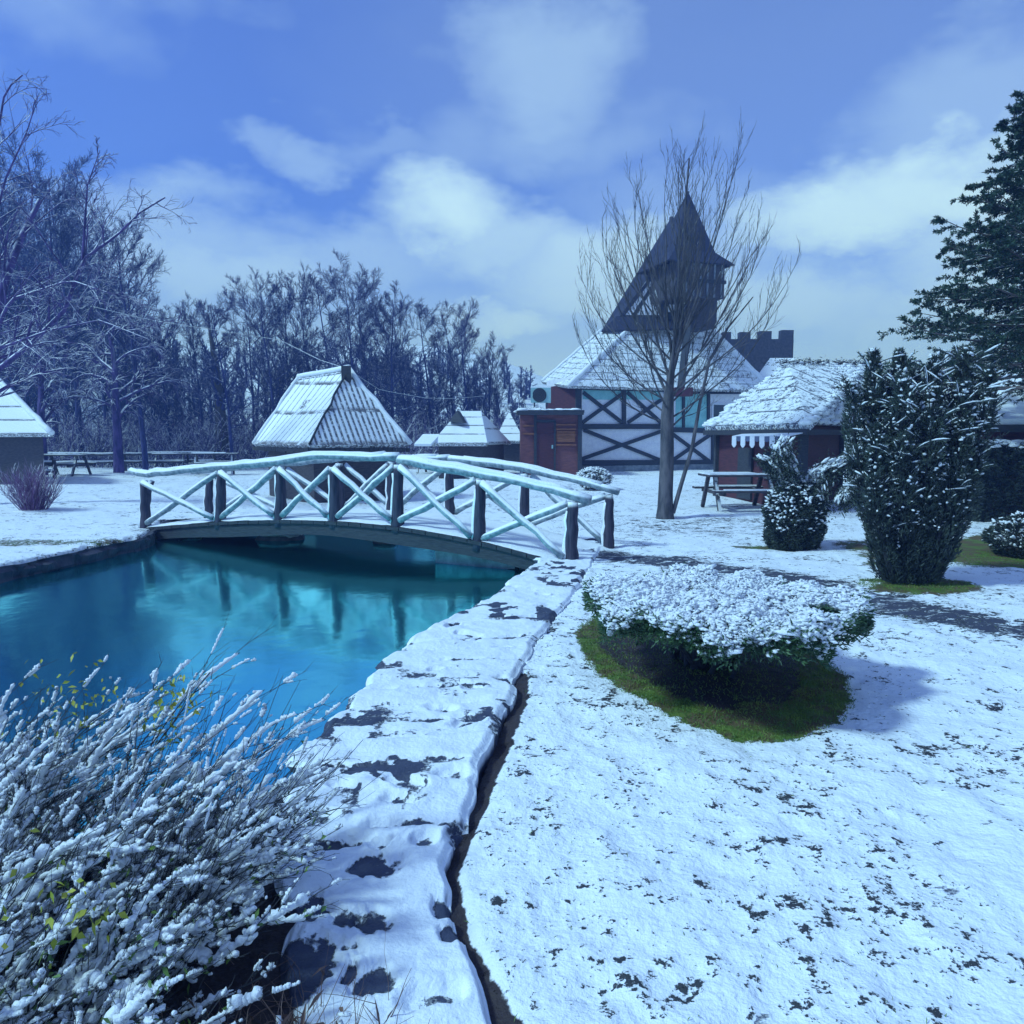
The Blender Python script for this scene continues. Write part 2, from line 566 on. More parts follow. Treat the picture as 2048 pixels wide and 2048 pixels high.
M['r_house'] = m_roof('snowy_tile_roof', row=.40, cover=.64, nsc=4)
M['r_hut'] = m_roof('snowy_board_roof', row=1.02, rib=.14, ribw=.55, cover=.80, nsc=3)
M['r_hut_left'] = m_roof('snowy_board_roof_soft', row=1.02, rib=.3, ribw=.16, cover=.76, nsc=3)
M['r_small'] = m_roof('snowy_plank_roof', row=.62, cover=.80)
M['r_thatch'] = m_roof('snowy_thatch', row=.5, cover=.64, nsc=4, bmp=.08, coltile=(.05, .05, .08))
M['r_dark'] = m_roof('dark_shingles', row=.28, cover=.40, nsc=3, coltile=(.018, .020, .05), gap=(.010, .012, .03))


def m_ground():
    t = NT('snowy_ground'); c = t.coord('World')
    n1 = t.noise(c, 1.3, 4, .55); n2 = t.noise(c, 13, 4, .62); n3 = t.noise(c, 42, 4, .6); n4 = t.noise(c, 4.5, 3, .6)
    n5 = t.noise(c, 95, 3, .6)
    speck = t.math('ADD', t.math('MULTIPLY', n2, .46), t.math('ADD', t.math('MULTIPLY', n3, .36), t.math('MULTIPLY', n5, .18)))
    dens = t.math('ADD', t.math('MULTIPLY', n1, .26), t.math('MULTIPLY', n4, .32))
    sv = t.math('ADD', speck, dens)
    sv = t.math('ADD', sv, t.math('MULTIPLY', t.attr('track'), .14))
    hole = t.rng(sv, .862, .900)
    col = t.mix(n1, (.74, .79, .88), (.84, .88, .93))
    soil = t.mix(n3, (.010, .014, .03), (.05, .055, .06))
    col = t.mix(hole, col, soil)
    tr = t.attr('track')
    trk = t.rng(t.math('ADD', tr, t.math('MULTIPLY', t.math('SUBTRACT', t.noise(c, 5, 5, .65, stretch=(1, 2.2, 1)), .5), 1.7)), .45, .62)
    col = t.mix(trk, col, t.mix(n2, (.02, .025, .05), (.07, .075, .12)))
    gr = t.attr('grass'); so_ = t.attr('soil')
    g1 = t.rng(t.math('ADD', gr, t.math('MULTIPLY', t.math('SUBTRACT', t.math('ADD', t.math('MULTIPLY', n2, .6), t.math('MULTIPLY', n3, .4)), .5), 1.9)), .42, .56)
    gcol = t.mix(n3, (.03, .085, .010), (.14, .20, .03))
    gcol = t.mix(t.rng(n4, .38, .58), gcol, (.10, .07, .035))
    col = t.mix(g1, col, gcol)
    s1 = t.rng(t.math('ADD', so_, t.math('MULTIPLY', t.math('SUBTRACT', n2, .5), 1.1)), .42, .62)  # soil attribute also holds the shadow painted beside the path
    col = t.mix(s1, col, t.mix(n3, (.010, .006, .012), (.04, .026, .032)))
    t.base(col); t.b.inputs['Roughness'].default_value = .75
    bare = t.math('MAXIMUM', hole, t.math('MAXIMUM', g1, trk))
    h = t.math('SUBTRACT', t.math('ADD', t.math('MULTIPLY', n2, .9), t.math('ADD', t.math('MULTIPLY', n3, .4), t.math('MULTIPLY', n4, .8))), t.math('MULTIPLY', bare, .8))
    t.bump(h, .021, 1.0)
    return t.m


def m_path():
    t = NT('snowy_stone_path'); c = t.coord('World')
    n1 = t.noise(c, 2.0, 4, .55); n2 = t.noise(c, 11, 5, .62); n3 = t.noise(c, 45, 4, .6)
    col = t.mix(n1, (.72, .76, .88), (.83, .87, .93))
    b = t.attr('bare')
    bb = t.rng(t.math('ADD', b, t.math('MULTIPLY', t.math('SUBTRACT', t.math('ADD', t.math('MULTIPLY', n2, .55), t.math('MULTIPLY', n3, .45)), .5), 1.5)), .44, .60)
    st = t.mix(n2, (.012, .018, .045), (.06, .07, .13))
    side = t.math('SUBTRACT', 1.0, t.upmask(.35, .6))
    bb = t.math('MAXIMUM', bb, side)
    t.base(t.mix(bb, col, st)); t.b.inputs['Roughness'].default_value = .65
    t.bump(t.math('SUBTRACT', t.math('ADD', t.math('MULTIPLY', n2, .5), t.math('MULTIPLY', n3, .35)), bb), .024, .9)
    return t.m


def m_water():
    t = NT('pond_water'); c = t.coord('World')
    n = t.noise(c, 2.2, 3, .5, stretch=(1, .8, 1)); n2 = t.noise(c, 9, 3, .5)
    b = t.bump(t.math('ADD', n, t.math('MULTIPLY', n2, .2)), .02, .22)
    t.base((.006, .07, .10)); t.b.inputs['Roughness'].default_value = .06; t.b.inputs['IOR'].default_value = 1.33
    gl = t.n('BsdfGlossy'); gl.inputs['Color'].default_value = (.26, 1, 1, 1); gl.inputs['Roughness'].default_value = .12
    t.l(b, gl.inputs['Normal'])
    mx = t.n('MixShader'); mx.inputs[0].default_value = .84
    out = t.t.nodes['Material Output']
    t.l(t.b.outputs[0], mx.inputs[1]); t.l(gl.outputs[0], mx.inputs[2]); t.l(mx.outputs[0], out.inputs['Surface'])
    return t.m


M['ground'] = m_ground(); M['path'] = m_path(); M['water'] = m_water()

# ------------------------------------------------------------------ pond outline and ground
POND = [(-260, 1205), (0, 1132), (100, 1112), (200, 1092), (290, 1073), (330, 1040), (460, 1034), (640, 1030), (820, 1030), (940, 1036),
        (1040, 1052), (1092, 1085), (1085, 1128), (1050, 1160), (1000, 1198), (960, 1222), (905, 1248), (868, 1272), (840, 1296),
        (800, 1325), (778, 1345), (748, 1392), (742, 1412), (706, 1436), (698, 1462), (668, 1486), (615, 1530), (560, 1590), (470, 1630), (350, 1655), (150, 1675),
        (-300, 1700), (-1500, 1690), (-2500, 1500), (-1500, 1290)]
pond = np.array([[G(a, b).x, G(a, b).y] for a, b in POND])


def poly_sd(x, y, P):
    """signed distance to a closed polygon, negative inside"""
    d = np.full(x.shape, 1e9); ins = np.zeros(x.shape, bool)
    n = len(P)
    for i in range(n):
        ax, ay = P[i]; bx, by = P[(i + 1) % n]
        ex, ey = bx - ax, by - ay
        t = np.clip(((x - ax) * ex + (y - ay) * ey) / (ex * ex + ey * ey + 1e-12), 0, 1)
        d = np.minimum(d, (x - ax - t * ex) ** 2 + (y - ay - t * ey) ** 2)
        c = ((ay > y) != (by > y)) & (x < (bx - ax) * (y - ay) / (by - ay + 1e-12) + ax)
        ins ^= c
    d = np.sqrt(d)
    return np.where(ins, -d, d)


def line_sd(x, y, P):
    d = np.full(x.shape, 1e9)
    for i in range(len(P) - 1):
        ax, ay = P[i]; bx, by = P[i + 1]
        ex, ey = bx - ax, by - ay
        t = np.clip(((x - ax) * ex + (y - ay) * ey) / (ex * ex + ey * ey + 1e-12), 0, 1)
        d = np.minimum(d, (x - ax - t * ex) ** 2 + (y - ay - t * ey) ** 2)
    return np.sqrt(d)


def gxy(l): return np.array([[G(a, b).x, G(a, b).y] for a, b in l])


def ell(x, y, px, py, rx, ry, rot=0.0):
    c = G(px, py); dx = x - c.x; dy = y - c.y
    cr, sr = math.cos(rot), math.sin(rot)
    u = (dx * cr + dy * sr) / rx; v = (-dx * sr + dy * cr) / ry
    return np.sqrt(u * u + v * v)


PATH_R = [(1215, 1080), (1190, 1120), (1165, 1165), (1140, 1205), (1080, 1275), (1040, 1345), (1028, 1400), (985, 1500), (950, 1600), (905, 1690),
          (885, 1740), (905, 1860), (945, 1960), (990, 2060), (1040, 2400)]
PATH_L = [(1092, 1085), (1085, 1128), (1045, 1160), (1000, 1196), (950, 1222), (900, 1247), (862, 1272), (838, 1296),
          (800, 1322), (772, 1345), (745, 1392), (735, 1412), (706, 1434), (695, 1462), (660, 1486), (612, 1528), (590, 1600), (600, 1700), (640, 1850),
          (655, 2060), (640, 2400)]
pathR = gxy(PATH_R); pathL = gxy(PATH_L)

grass_patch = gxy([(1150, 1265), (1165, 1310), (1200, 1350), (1260, 1395), (1330, 1430), (1400, 1455), (1480, 1478), (1560, 1482), (1620, 1470), (1680, 1440), (1700, 1405),
                   (1690, 1360), (1640, 1310), (1560, 1260), (1350, 1220), (1200, 1230)])
soil_patch = gxy([(1190, 1290), (1260, 1350), (1350, 1400), (1440, 1425), (1560, 1415), (1600, 1380), (1590, 1310), (1450, 1250), (1250, 1240)])
track_line = gxy([(1130, 1100), (1250, 1115), (1420, 1135), (1600, 1160), (1760, 1205), (1900, 1235), (2060, 1262), (2300, 1320)])


def ground_h(x, y):
    r = np.sqrt(x * x + y * y)
    h = (fbm(x * .35, y * .35, 3, 3) - .5) * .10 * sstep(3, 12, r)
    h = h + (fbm(x * 2.3, y * 2.3, 5, 3) - .5) * .055
    h = h + (fbm(x * 8, y * 8, 9, 3) - .5) * .034 * (1 - sstep(8, 16, r))
    # wooded rise behind the huts on the left
    hill = sstep(44, 100, y) * sstep(30, -12, x) * 12 + sstep(60, 160, y) * 3
    h = h + hill
    # small mound under the table-shaped bush
    h = h + .05 * np.clip(1 - ell(x, y, 1420, 1370, 1.0, .8), 0, 1)
    sd = poly_sd(x, y, pond)
    h = np.where(sd < .06, -.9 * sstep(-.06, .04, -sd) - .05, h * sstep(.05, .40, sd))
    return h, sd


def make_ground():
    r = [0.9]
    while r[-1] < 250:
        k = 1.0085 if r[-1] < 12 else (1.02 if r[-1] < 40 else 1.07)
        r.append(r[-1] * k)
    r = np.array([0.02, .3, .6] + r)
    a = np.concatenate([np.linspace(-180, -55, 26)[:-1], np.linspace(-55, 55, 760), np.linspace(55, 180, 26)[1:-1]])
    a = np.radians(a)
    R, A = np.meshgrid(r, a, indexing='ij')
    x = R * np.sin(A); y = R * np.cos(A)
    h, sd = ground_h(x, y)
    # hollow under the stone path so that only the path shows
    onpath = -poly_sd(x, y, np.concatenate([pathR, pathL[::-1]]))
    h = np.where(onpath > .02, h - .06, h)
    # shadow beside the path's right edge, painted in with the soil colour
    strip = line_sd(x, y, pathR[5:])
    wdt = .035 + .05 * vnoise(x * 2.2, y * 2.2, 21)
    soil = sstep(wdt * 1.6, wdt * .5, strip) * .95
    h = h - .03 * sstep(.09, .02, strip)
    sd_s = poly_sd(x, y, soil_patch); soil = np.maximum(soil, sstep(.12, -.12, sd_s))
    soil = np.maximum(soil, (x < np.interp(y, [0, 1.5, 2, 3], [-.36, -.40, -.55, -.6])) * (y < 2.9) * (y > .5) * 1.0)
    gr = sstep(.09, -.09, poly_sd(x, y, grass_patch))
    for e in ((1830, 1170, .62, .42), (1990, 1120, 1.5, .9), (2030, 1100, 2.0, 1.2), (20, 1085, 2.6, .45), (1545, 1095, .5, .3)):
        gr = np.maximum(gr, sstep(1.5, .45, ell(x, y, *e) + (fbm(x * 2.5, y * 2.5, 12, 3) - .5) * 1.2) * (.52 if e[0] == 20 else .85))
    tr = sstep(.75, .15, line_sd(x, y, track_line)) * .62  # second path; dark shade lying across it is painted in too
    tr = np.maximum(tr, sstep(1.3, .6, ell(x, y, 1250, 1330, .35, .5)) * .35)
    tr = np.maximum(tr, sstep(.35, .05, np.abs(sd)) * .30)
    tr = np.maximum(tr, sstep(1.2, .5, ell(x, y, 1380, 1050, 2.4, 1.8)) * .30)
    for e in ((1300, 1960, .13, .10), (1370, 1970, .10, .12), (1270, 1780, .09, .05), (1850, 1790, .22, .15), (1790, 1750, .12, .1), (1560, 2045, .16, .07), (1900, 1850, .1, .07)):
        tr = np.maximum(tr, sstep(1.3, .3, ell(x, y, *e)) * .30)
    nr, na = R.shape
    idx = np.arange(nr * na).reshape(nr, na)
    i0 = idx[:-1]; i1 = idx[1:]
    F = np.stack([i0, np.roll(i0, -1, 1), np.roll(i1, -1, 1), i1], -1).reshape(-1, 4)[:, ::-1]
    mb = MB(); mb.add(np.stack([x, y, h], -1).reshape(-1, 3), F)
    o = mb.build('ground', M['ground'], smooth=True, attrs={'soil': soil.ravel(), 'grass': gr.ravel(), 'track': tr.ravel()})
    tag(o, kind='structure')
    o['label'] = 'snow covered lawn with specks of soil and grass'


make_ground()
WZ = -.20
mb = MB(); mb.poly([(-40, 1.5, WZ), (4, 1.5, WZ), (4, 24, WZ), (-40, 24, WZ)])
# water stays inside the basin: shape it to the pond with a small margin under the banks
mb = MB()
cx, cy = pond.mean(0)
pp = []
for i in range(len(pond)):
    a = pond[i - 1]; b = pond[i]; c = pond[(i + 1) % len(pond)]
    tdir = (c - a); nn = np.array([tdir[1], -tdir[0]]); nn = nn / np.linalg.norm(nn)
    q = b + nn * .05
    if poly_sd(np.array([q[0]]), np.array([q[1]]), pond)[0] < 0: q = b - nn * .05
    pp.append((q[0], q[1], WZ))
mb.poly(pp)
tag(mb.build('pond_water', M['water']), kind='structure')


def resample(P, step):
    P = np.asarray(P, float); d = np.concatenate([[0], np.cumsum(np.linalg.norm(np.diff(P, axis=0), axis=1))])
    n = max(2, int(d[-1] / step)); s = np.linspace(0, d[-1], n)
    return np.stack([np.interp(s, d, P[:, k]) for k in range(P.shape[1])], -1)


# ---- stone edging walls round the pond
def bank_wall(pts, name, label, top=.02, out=.10, seed=1, step=.04):
    Q = resample(pts, step); n = len(Q)
    T = nrm(np.gradient(Q, axis=0)); Nn = np.stack([T[:, 1], -T[:, 0]], -1)
    # towards the water?
    test = poly_sd(Q[:, 0] + Nn[:, 0] * .1, Q[:, 1] + Nn[:, 1] * .1, pond)
    if np.median(test) > 0: Nn = -Nn
    s = np.arange(n) * step
    zs = np.array([top, top - .03, -.08, -.16, -.26, -.34, -.6]); rows = []
    for j, z in enumerate(zs):
        o = (fbm(s * 3.1, np.full(n, j * .9), seed, 3) - .5) * .12 + (vnoise(s * 2.0, np.full(n, 3. + j // 2), seed + 4) - .5) * .06
        o = o + (hash2(np.floor(s / .17 + j // 2 * .5), np.full(n, float(j // 2)), seed) - .5) * .07
        rows.append(np.column_stack([Q + Nn * (.03 + o)[:, None] * (1 if j else .6), np.full(n, z) + (fbm(s * 1.2, s * 0, seed + 8, 2) - .5) * .04]))
    rows.insert(0, np.column_stack([Q - Nn * out, np.full(n, top - .05)]))
    V = np.stack(rows, 0); m_ = len(rows)
    idx = np.arange(m_ * n).reshape(m_, n)
    F = np.stack([idx[:-1, :-1], idx[:-1, 1:], idx[1:, 1:], idx[1:, :-1]], -1).reshape(-1, 4)
    mb = MB(); mb.add(V.reshape(-1, 3), F)
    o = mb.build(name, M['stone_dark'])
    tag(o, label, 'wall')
    return o


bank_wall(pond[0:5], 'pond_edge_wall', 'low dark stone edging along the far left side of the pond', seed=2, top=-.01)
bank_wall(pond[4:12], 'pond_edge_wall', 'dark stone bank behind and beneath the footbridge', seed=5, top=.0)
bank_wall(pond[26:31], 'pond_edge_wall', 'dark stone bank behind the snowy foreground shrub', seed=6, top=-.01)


# ---- stone path along the pond (raised slab with snow on top)
FOOT = [(905, 1255, .06, .12), (1170, 1200, .1, .07), (980, 1175, .12, .07), (945, 1210, .1, .06), (935, 1275, .12, .06), (885, 1425, .10, .07), (930, 1455, .10, .07), (945, 1385, .07, .05), (1060, 1240, .1, .06),
        (800, 1610, .11, .05), (770, 1660, .10, .05), (820, 1580, .1, .05), (690, 1580, .1, .05), (920, 1670, .06, .10), (850, 1690, .05, .09), (1000, 1300, .08, .05), (870, 1345, .07, .04), (1030, 1180, .09, .05),
        (700, 1690, .12, .05), (640, 1640, .1, .06), (1085, 1195, .08, .05), (1000, 1240, .1, .05), (760, 1700, .05, .04), (870, 2010, .10, .05), (900, 1560, .1, .06)]
BARE = [(740, 1740, .12, .085), (745, 1860, .085, .075), (690, 1850, .07, .06), (630, 1830, .1, .08), (745, 1985, .07, .07), (885, 1830, .05, .08), (905, 1885, .04, .06), (1020, 1440, .05, .12),
        (925, 1665, .05, .07), (700, 1965, .03, .05), (885, 1425, .06, .035), (1010, 1365, .07, .06), (600, 1950, .15, .15), (700, 1540, .16, .03), (660, 1690, .2, .04)]


def make_path():
    L_ = resample(pathL, .03); R_ = resample(pathR, .03)
    n = 520; m = 150
    s = np.linspace(0, 1, n) ** .8
    L_ = np.stack([np.interp(s, np.linspace(0, 1, len(L_)), L_[:, k]) for k in (0, 1)], -1)
    R_ = np.stack([np.interp(s, np.linspace(0, 1, len(R_)), R_[:, k]) for k in (0, 1)], -1)
    T = nrm(R_ - L_)
    sl = np.concatenate([[0], np.cumsum(np.linalg.norm(np.diff(L_, axis=0), axis=1))])
    sb = sl / .42 + .5 * vnoise(sl * 1.3, sl * 0, 19); fb_ = sb - np.floor(sb)
    L_ = L_ - T * (.0 + .10 * hash2(np.floor(sb), sb * 0, 5) + .05 * np.sin(fb_ * 3.14) ** .5 + .02 * vnoise(sl * 9, sl * 0, 6))[:, None]
    R_ = R_ + T * ((fbm(sl * 3.3, sl * 0 + 5, 7, 3) - .6) * .10)[:, None]
    u = np.linspace(0, 1, m)
    X = L_[:, None, :] * (1 - u)[None, :, None] + R_[:, None, :] * u[None, :, None]
    x, y = X[..., 0], X[..., 1]
    z = .038 + (fbm(x * 2.5, y * 2.5, 31, 3) - .5) * .05 + (fbm(x * 9, y * 9, 33, 3) - .5) * .022
    # slabs differ a little in height; joints run across
    slab = np.floor(sl / .55 + .4 * vnoise(sl, sl * 0, 9))
    z = z + (hash2(slab, slab * 0, 3)[:, None] - .5) * .02
    edge = np.minimum(u, 1 - u)[None, :]
    z = z - .03 * sstep(.05, 0, edge)
    bare = np.zeros_like(x)
    for (px, py, rx, ry) in FOOT:
        e = ell(x, y, px, py, rx, ry, random.uniform(-.5, .5)) + (fbm(x * 14, y * 14, 41, 2) - .5) * .7
        z = z - .024 * sstep(1.1, .6, e) + .006 * sstep(1.6, 1.1, e) * sstep(.9, 1.2, e)
        bare = np.maximum(bare, sstep(.9, .2, e) * .56)
    for (px, py, rx, ry) in BARE:
        e = ell(x, y, px, py, rx, ry) + (fbm(x * 13, y * 13, 43, 4) - .5) * 1.5
        z = z - .022 * sstep(1.15, .7, e)
        bare = np.maximum(bare, sstep(1.35, .35, e) * .80)
    bare = np.maximum(bare, (.25 + .45 * sstep(.45, .7, fbm(x * 1.8, y * 1.8, 71, 2))) * sstep(.42, .62, fbm(x * 7, y * 7, 72, 4)))
    fr = np.abs((sl / .55 + .4 * vnoise(sl, sl * 0, 9)) % 1 - .5) * .55
    fr2 = fr[:, None] + (fbm(x * 6, y * 6, 52, 3) - .5) * .10
    jo = sstep(.030, .008, np.abs(fr2)) * sstep(.36, .52, fbm(x * 3, y * 3, 51, 2))
    bare = np.maximum(bare, jo * .62); z = z - jo * .02
    top = np.stack([x, y, z], -1)
    # side skirts
    cl = top[:, :1].copy(); cl[..., 2] = -.05; cl2 = top[:, :1].copy(); cl2[..., 2] = -.5
    cl[..., :2] += T[:, None, :] * .05; cl2[..., :2] += T[:, None, :] * .04
    cr = top[:, -1:].copy(); cr[..., 2] = -.12
    Vv = np.concatenate([cl2, cl, top, cr], 1); mm = Vv.shape[1]
    idx = np.arange(n * mm).reshape(n, mm)
    F = np.stack([idx[:-1, :-1], idx[:-1, 1:], idx[1:, 1:], idx[1:, :-1]], -1).reshape(-1, 4)[:, ::-1]
    b = np.concatenate([np.ones((n, 2)), bare, np.ones((n, 1))], 1)
    mb = MB(); mb.add(Vv.reshape(-1, 3), F)
    o = mb.build('stone_path', M['path'], smooth=True, attrs={'bare': b.ravel()})
    tag(o, kind='structure')


random.seed(4)
make_path()

# ------------------------------------------------------------------ footbridge
def make_bridge():
    rng = np.random.default_rng(7)
    t = thing('footbridge', G(1140, 1125), 'arched rustic log footbridge with snowy crossed railings over the pond', 'bridge')
    # near-side posts: pixel of base and top
    near = [(292, 1052, 288, 958, 13.0), (440, 1040, 443, 938, 12.3), (561, 1036, 560, 930, 11.65), (670, 1038, 668, 930, 11.15), (795, 1044, 797, 925, 10.6), (957, 1080, 962, 955, 9.95), (1141, 1124, 1146, 1000, 9.4)]
    A0 = Vector((W(1140, 1125, 9.4).x, 9.4, 0)); A1 = Vector((W(292, 1052, 13.0).x, 13.0, 0))
    d = (A1 - A0).normalized(); pn = Vector((-d.y, d.x, 0));
    if pn.y < 0: pn = -pn
    WID = 1.42
    base = []; top = []
    for (bx, by, tx, ty, Y) in near:
        # put it on the near side line
        n = Vector((-d.y, d.x, 0))
        b = RP(bx, by, A0, n); tp = RP(tx, ty, A0, n); base.append(b); top.append(tp)
    def deck(u):  # u metres along from A0
        us = [(b - A0).dot(d) for b in base][::-1]; zs = [b.z for b in base][::-1]
        return float(np.interp(u, us, zs))
    Lb = (base[0] - A0).dot(d)
    us_b = [(b - A0).dot(d) for b in base]
    zc = np.poly1d(np.polyfit(us_b, [b.z for b in base], 3))
    zr = np.poly1d(np.polyfit(us_b, [b.z for b in top], 3))
    def arc(u, off=0.0, across=0.0, f=zc):
        p = A0 + d * u + pn * across; p.z = f(u) + off; return p
    U = np.linspace(-.32, Lb + .35, 40)
    # deck (planks) and snow on the deck
    mb = MB(); ms = MB(); bm_ = MB()
    for i in range(len(U) - 1):
        a, b = U[i], U[i + 1]
        q = [arc(a, -.03, -.10), arc(b - .012, -.03, -.10), arc(b - .012, -.03, WID + .10), arc(a, -.03, WID + .10)]
        mb.slab(q, (0, 0, 1), .05)
    planks = mb.build('deck', M['timber'], t)
    n, m = 120, 24
    uu = np.linspace(U[0], U[-1], n); vv = np.linspace(-.06, WID + .06, m)
    X, Yy = np.meshgrid(uu, vv, indexing='ij')
    base_xy = np.array([A0.x, A0.y])
    x = base_xy[0] + d.x * X + pn.x * Yy; y = base_xy[1] + d.y * X + pn.y * Yy
    edge = np.minimum(Yy + .06, WID + .06 - Yy)
    z = zc(X) + .035 * sstep(0, .07, edge) + (fbm(x * 4, y * 4, 77, 3) - .5) * .03 - .025
    idx = np.arange(n * m).reshape(n, m)
    F = np.stack([idx[:-1, :-1], idx[:-1, 1:], idx[1:, 1:], idx[1:, :-1]], -1).reshape(-1, 4)
    ms.add(np.stack([x, y, z], -1).reshape(-1, 3), F)
    ms.build('snow_cover', M['snow'], t, smooth=True)
    for ac in (0.0, WID):
        bb = MB()
        # trunk-like beam; a little crooked
        pts = [arc(u, -.17 + .02 * math.sin(u * 1.9), ac) for u in np.linspace(-.25, Lb + .3, 22)]
        Pm = np.array([[tuple(p) for p in pts]]); 
        bb2 = MB()
        for i in range(len(pts) - 1):
            bb2.beam(pts[i], pts[i + 1], .14, .19)
        bb2.build('beam', M['timber'], t)
    # posts
    def post(bx, tx, r=.082):
        pm = MB(); N = 9
        P = [bx + (tx - bx) * (i / (N - 1)) + Vector((rng.normal(0, .006), rng.normal(0, .006), 0)) for i in range(N)]
        R = [r * (1.18 - .38 * i / (N - 1)) * rng.uniform(.95, 1.06) for i in range(N)]
        tube1(pm, P, R, 12); pm.build('post', M['post'], t, smooth=True)
        # snow clinging to the windward side
        sm = MB(); w = Vector((-.93, .1, 0))
        Q = [p + w * (R[i] * .80) for i, p in enumerate(P[1:-1], 1)]
        tube1(sm, Q, [R[i] * .55 * rng.uniform(.7, 1.15) for i in range(1, N - 1)], 8); sm.build('snow_crust', M['snow'], t, smooth=True)
    for i, (b, tp) in enumerate(zip(base, top)):
        post(b + Vector((0, 0, -.14)), tp + Vector((0, 0, -.03)))
    # extra raking post at the left end
    post(RP(276, 1052, A0, Vector((-d.y, d.x, 0))) + Vector((0, 0, -.1)) + pn * .05, RP(300, 962, A0, Vector((-d.y, d.x, 0))) + pn * .05, .05)
    fb = []; ft = []
    for i, u in enumerate(us_b):
        b = arc(u + (.0 if i else .1), 0, WID); tp = arc(u, 0, WID, zr)
        fb.append(b); ft.append(tp); post(b + Vector((0, 0, -.14)), tp + Vector((0, 0, -.03)) , .075)
    # handrails: sagging pairs of logs following the tops
    def rail(ps, r0, name='handrail'):
        P = resample(np.array([tuple(p) for p in ps]), .22); P = P + rng.normal(0, .007, P.shape)
        R = r0 * (1 + .10 * np.sin(np.arange(len(P)) * .55)) * rng.uniform(.94, 1.06, len(P))
        mb = MB(); tube1(mb, P, R, 12); mb.build(name, M['log'], t, smooth=True)
        sm = MB(); Q = P.copy(); Q[:, 2] += r0 * .62; Q = Q[1:-1]
        tube1(sm, Q, R[1:-1] * .72 * rng.uniform(.8, 1.15, len(Q)), 8); sm.build('rail_snow', M['snow'], t, smooth=True)
    rn = [W(262, 946, 13.15), top[0] + Vector((0, 0, .03)), top[1], top[2], W(625, 918, 11.35), top[4] + Vector((0, 0, .02))]
    rail([p + Vector((0, 0, .05)) for p in rn], .058)
    rail([top[4] + Vector((0, 0, .05)), top[5] + Vector((0, 0, .05)), W(1050, 965, 9.7) + Vector((0, 0, .0)), W(1178, 1000, 9.35)], .068)
    rail([ft[0] + Vector((0, 0, .05)) + d * .5, ft[1] + Vector((0, 0, .05)), ft[2] + Vector((0, 0, .06)), ft[4] + Vector((0, 0, .06))], .052)
    rail([ft[4] + Vector((0, 0, .06)), ft[5] + Vector((0, 0, .06)), ft[6] + Vector((0, 0, .06)), W(1236, 985, 10.6)], .058)
    # crossed braces
    def brace(a, b, r=.048):
        P = np.array([tuple(a + (b - a) * (i / 6)) for i in range(7)]) + rng.normal(0, .007, (7, 3))
        mb = MB(); tube1(mb, P, [r * rng.uniform(.9, 1.1) for _ in range(7)], 10); ob = mb.build('brace', M['log'], t, smooth=True)
        sm = MB(); Q = P.copy()[0:]; Q[:, 2] += r * .55; tube1(sm, Q, [r * .62 * rng.uniform(.75, 1.1) for _ in range(7)], 8); sm.build('snow_ridge', M['snow'], t, smooth=True)
    for side, (B, T) in enumerate(((base, top), (fb, ft))):
        off = pn * (-.05 if side == 0 else .05)
        for i in range(6):
            b0, b1, t0, t1 = B[i], B[i + 1], T[i], T[i + 1]
            g = (b1 - b0).normalized() * .07
            brace(b0 + g + Vector((0, 0, .04)) + off * .6, t1 - g + Vector((0, 0, -.06)) + off * .6)
            brace(t0 + g + Vector((0, 0, -.06)) + off * 1.7, b1 - g + Vector((0, 0, .05)) + off * 1.7)
    return A0, A1, d, pn


BR = make_bridge()


def rock(name, px, py, z, sx, sy, sz, label, seed, snow=True, rz=0.0):
    rng = np.random.default_rng(seed); c = G(px, py, z)
    t = thing(name, c, label, 'rock')
    V, F = ico(3)
    n = fbm(V[:, 0] * 1.7 + seed, V[:, 1] * 1.7 + V[:, 2] * 1.3, seed, 3)
    Q = V * (.75 + .5 * n)[:, None]
    Q = np.sign(Q) * np.abs(Q) ** .75 * np.array([sx, sy, sz])
    cr, sr = math.cos(rz), math.sin(rz)
    Q = Q @ np.array([[cr, sr, 0], [-sr, cr, 0], [0, 0, 1]])
    mb = MB(); mb.add(Q + np.array(c), F); mb.build('stone', M['stone'], t, smooth=False)
    if snow:
        mb = MB(); Q2 = Q * np.array([.9, .9, .5]); Q2[:, 2] += sz * .62; Q2 += np.array(c); mb.add(Q2, F); mb.build('snow_cap', M['snow'], t, smooth=True)
    return t


def slab_stone():
    n = Vector((-BR[2].y, BR[2].x, 0)); p = BR[0] + BR[3] * .15
    pts = [RP(870, 1093, p, n), RP(1028, 1122, p, n), RP(1030, 1138, p, n), RP(960, 1140, p, n), RP(872, 1141, p, n)]
    mb = MB(); mb.slab(pts, (BR[3] * -1 + Vector((0, 0, .1))), .09)
    o = mb.build('stone_slab', M['stone'])
    tag(o, 'grey stone slab standing on edge in the water under the right half of the footbridge', 'stone slab')


slab_stone()
rock('shore_rock', 560, 1078, -.2, .42, .25, .13, 'flat grey rock in the water under the left half of the footbridge', 3)
rock('shore_rock', 770, 1086, -.2, .20, .14, .10, 'small rounded rock with a white snow rim below the middle bridge post', 5)
rock('shore_rock', 380, 1070, -.19, .22, .16, .08, 'small dark rock at the far left waterline beneath the footbridge', 8)
# ------------------------------------------------------------------ buildings


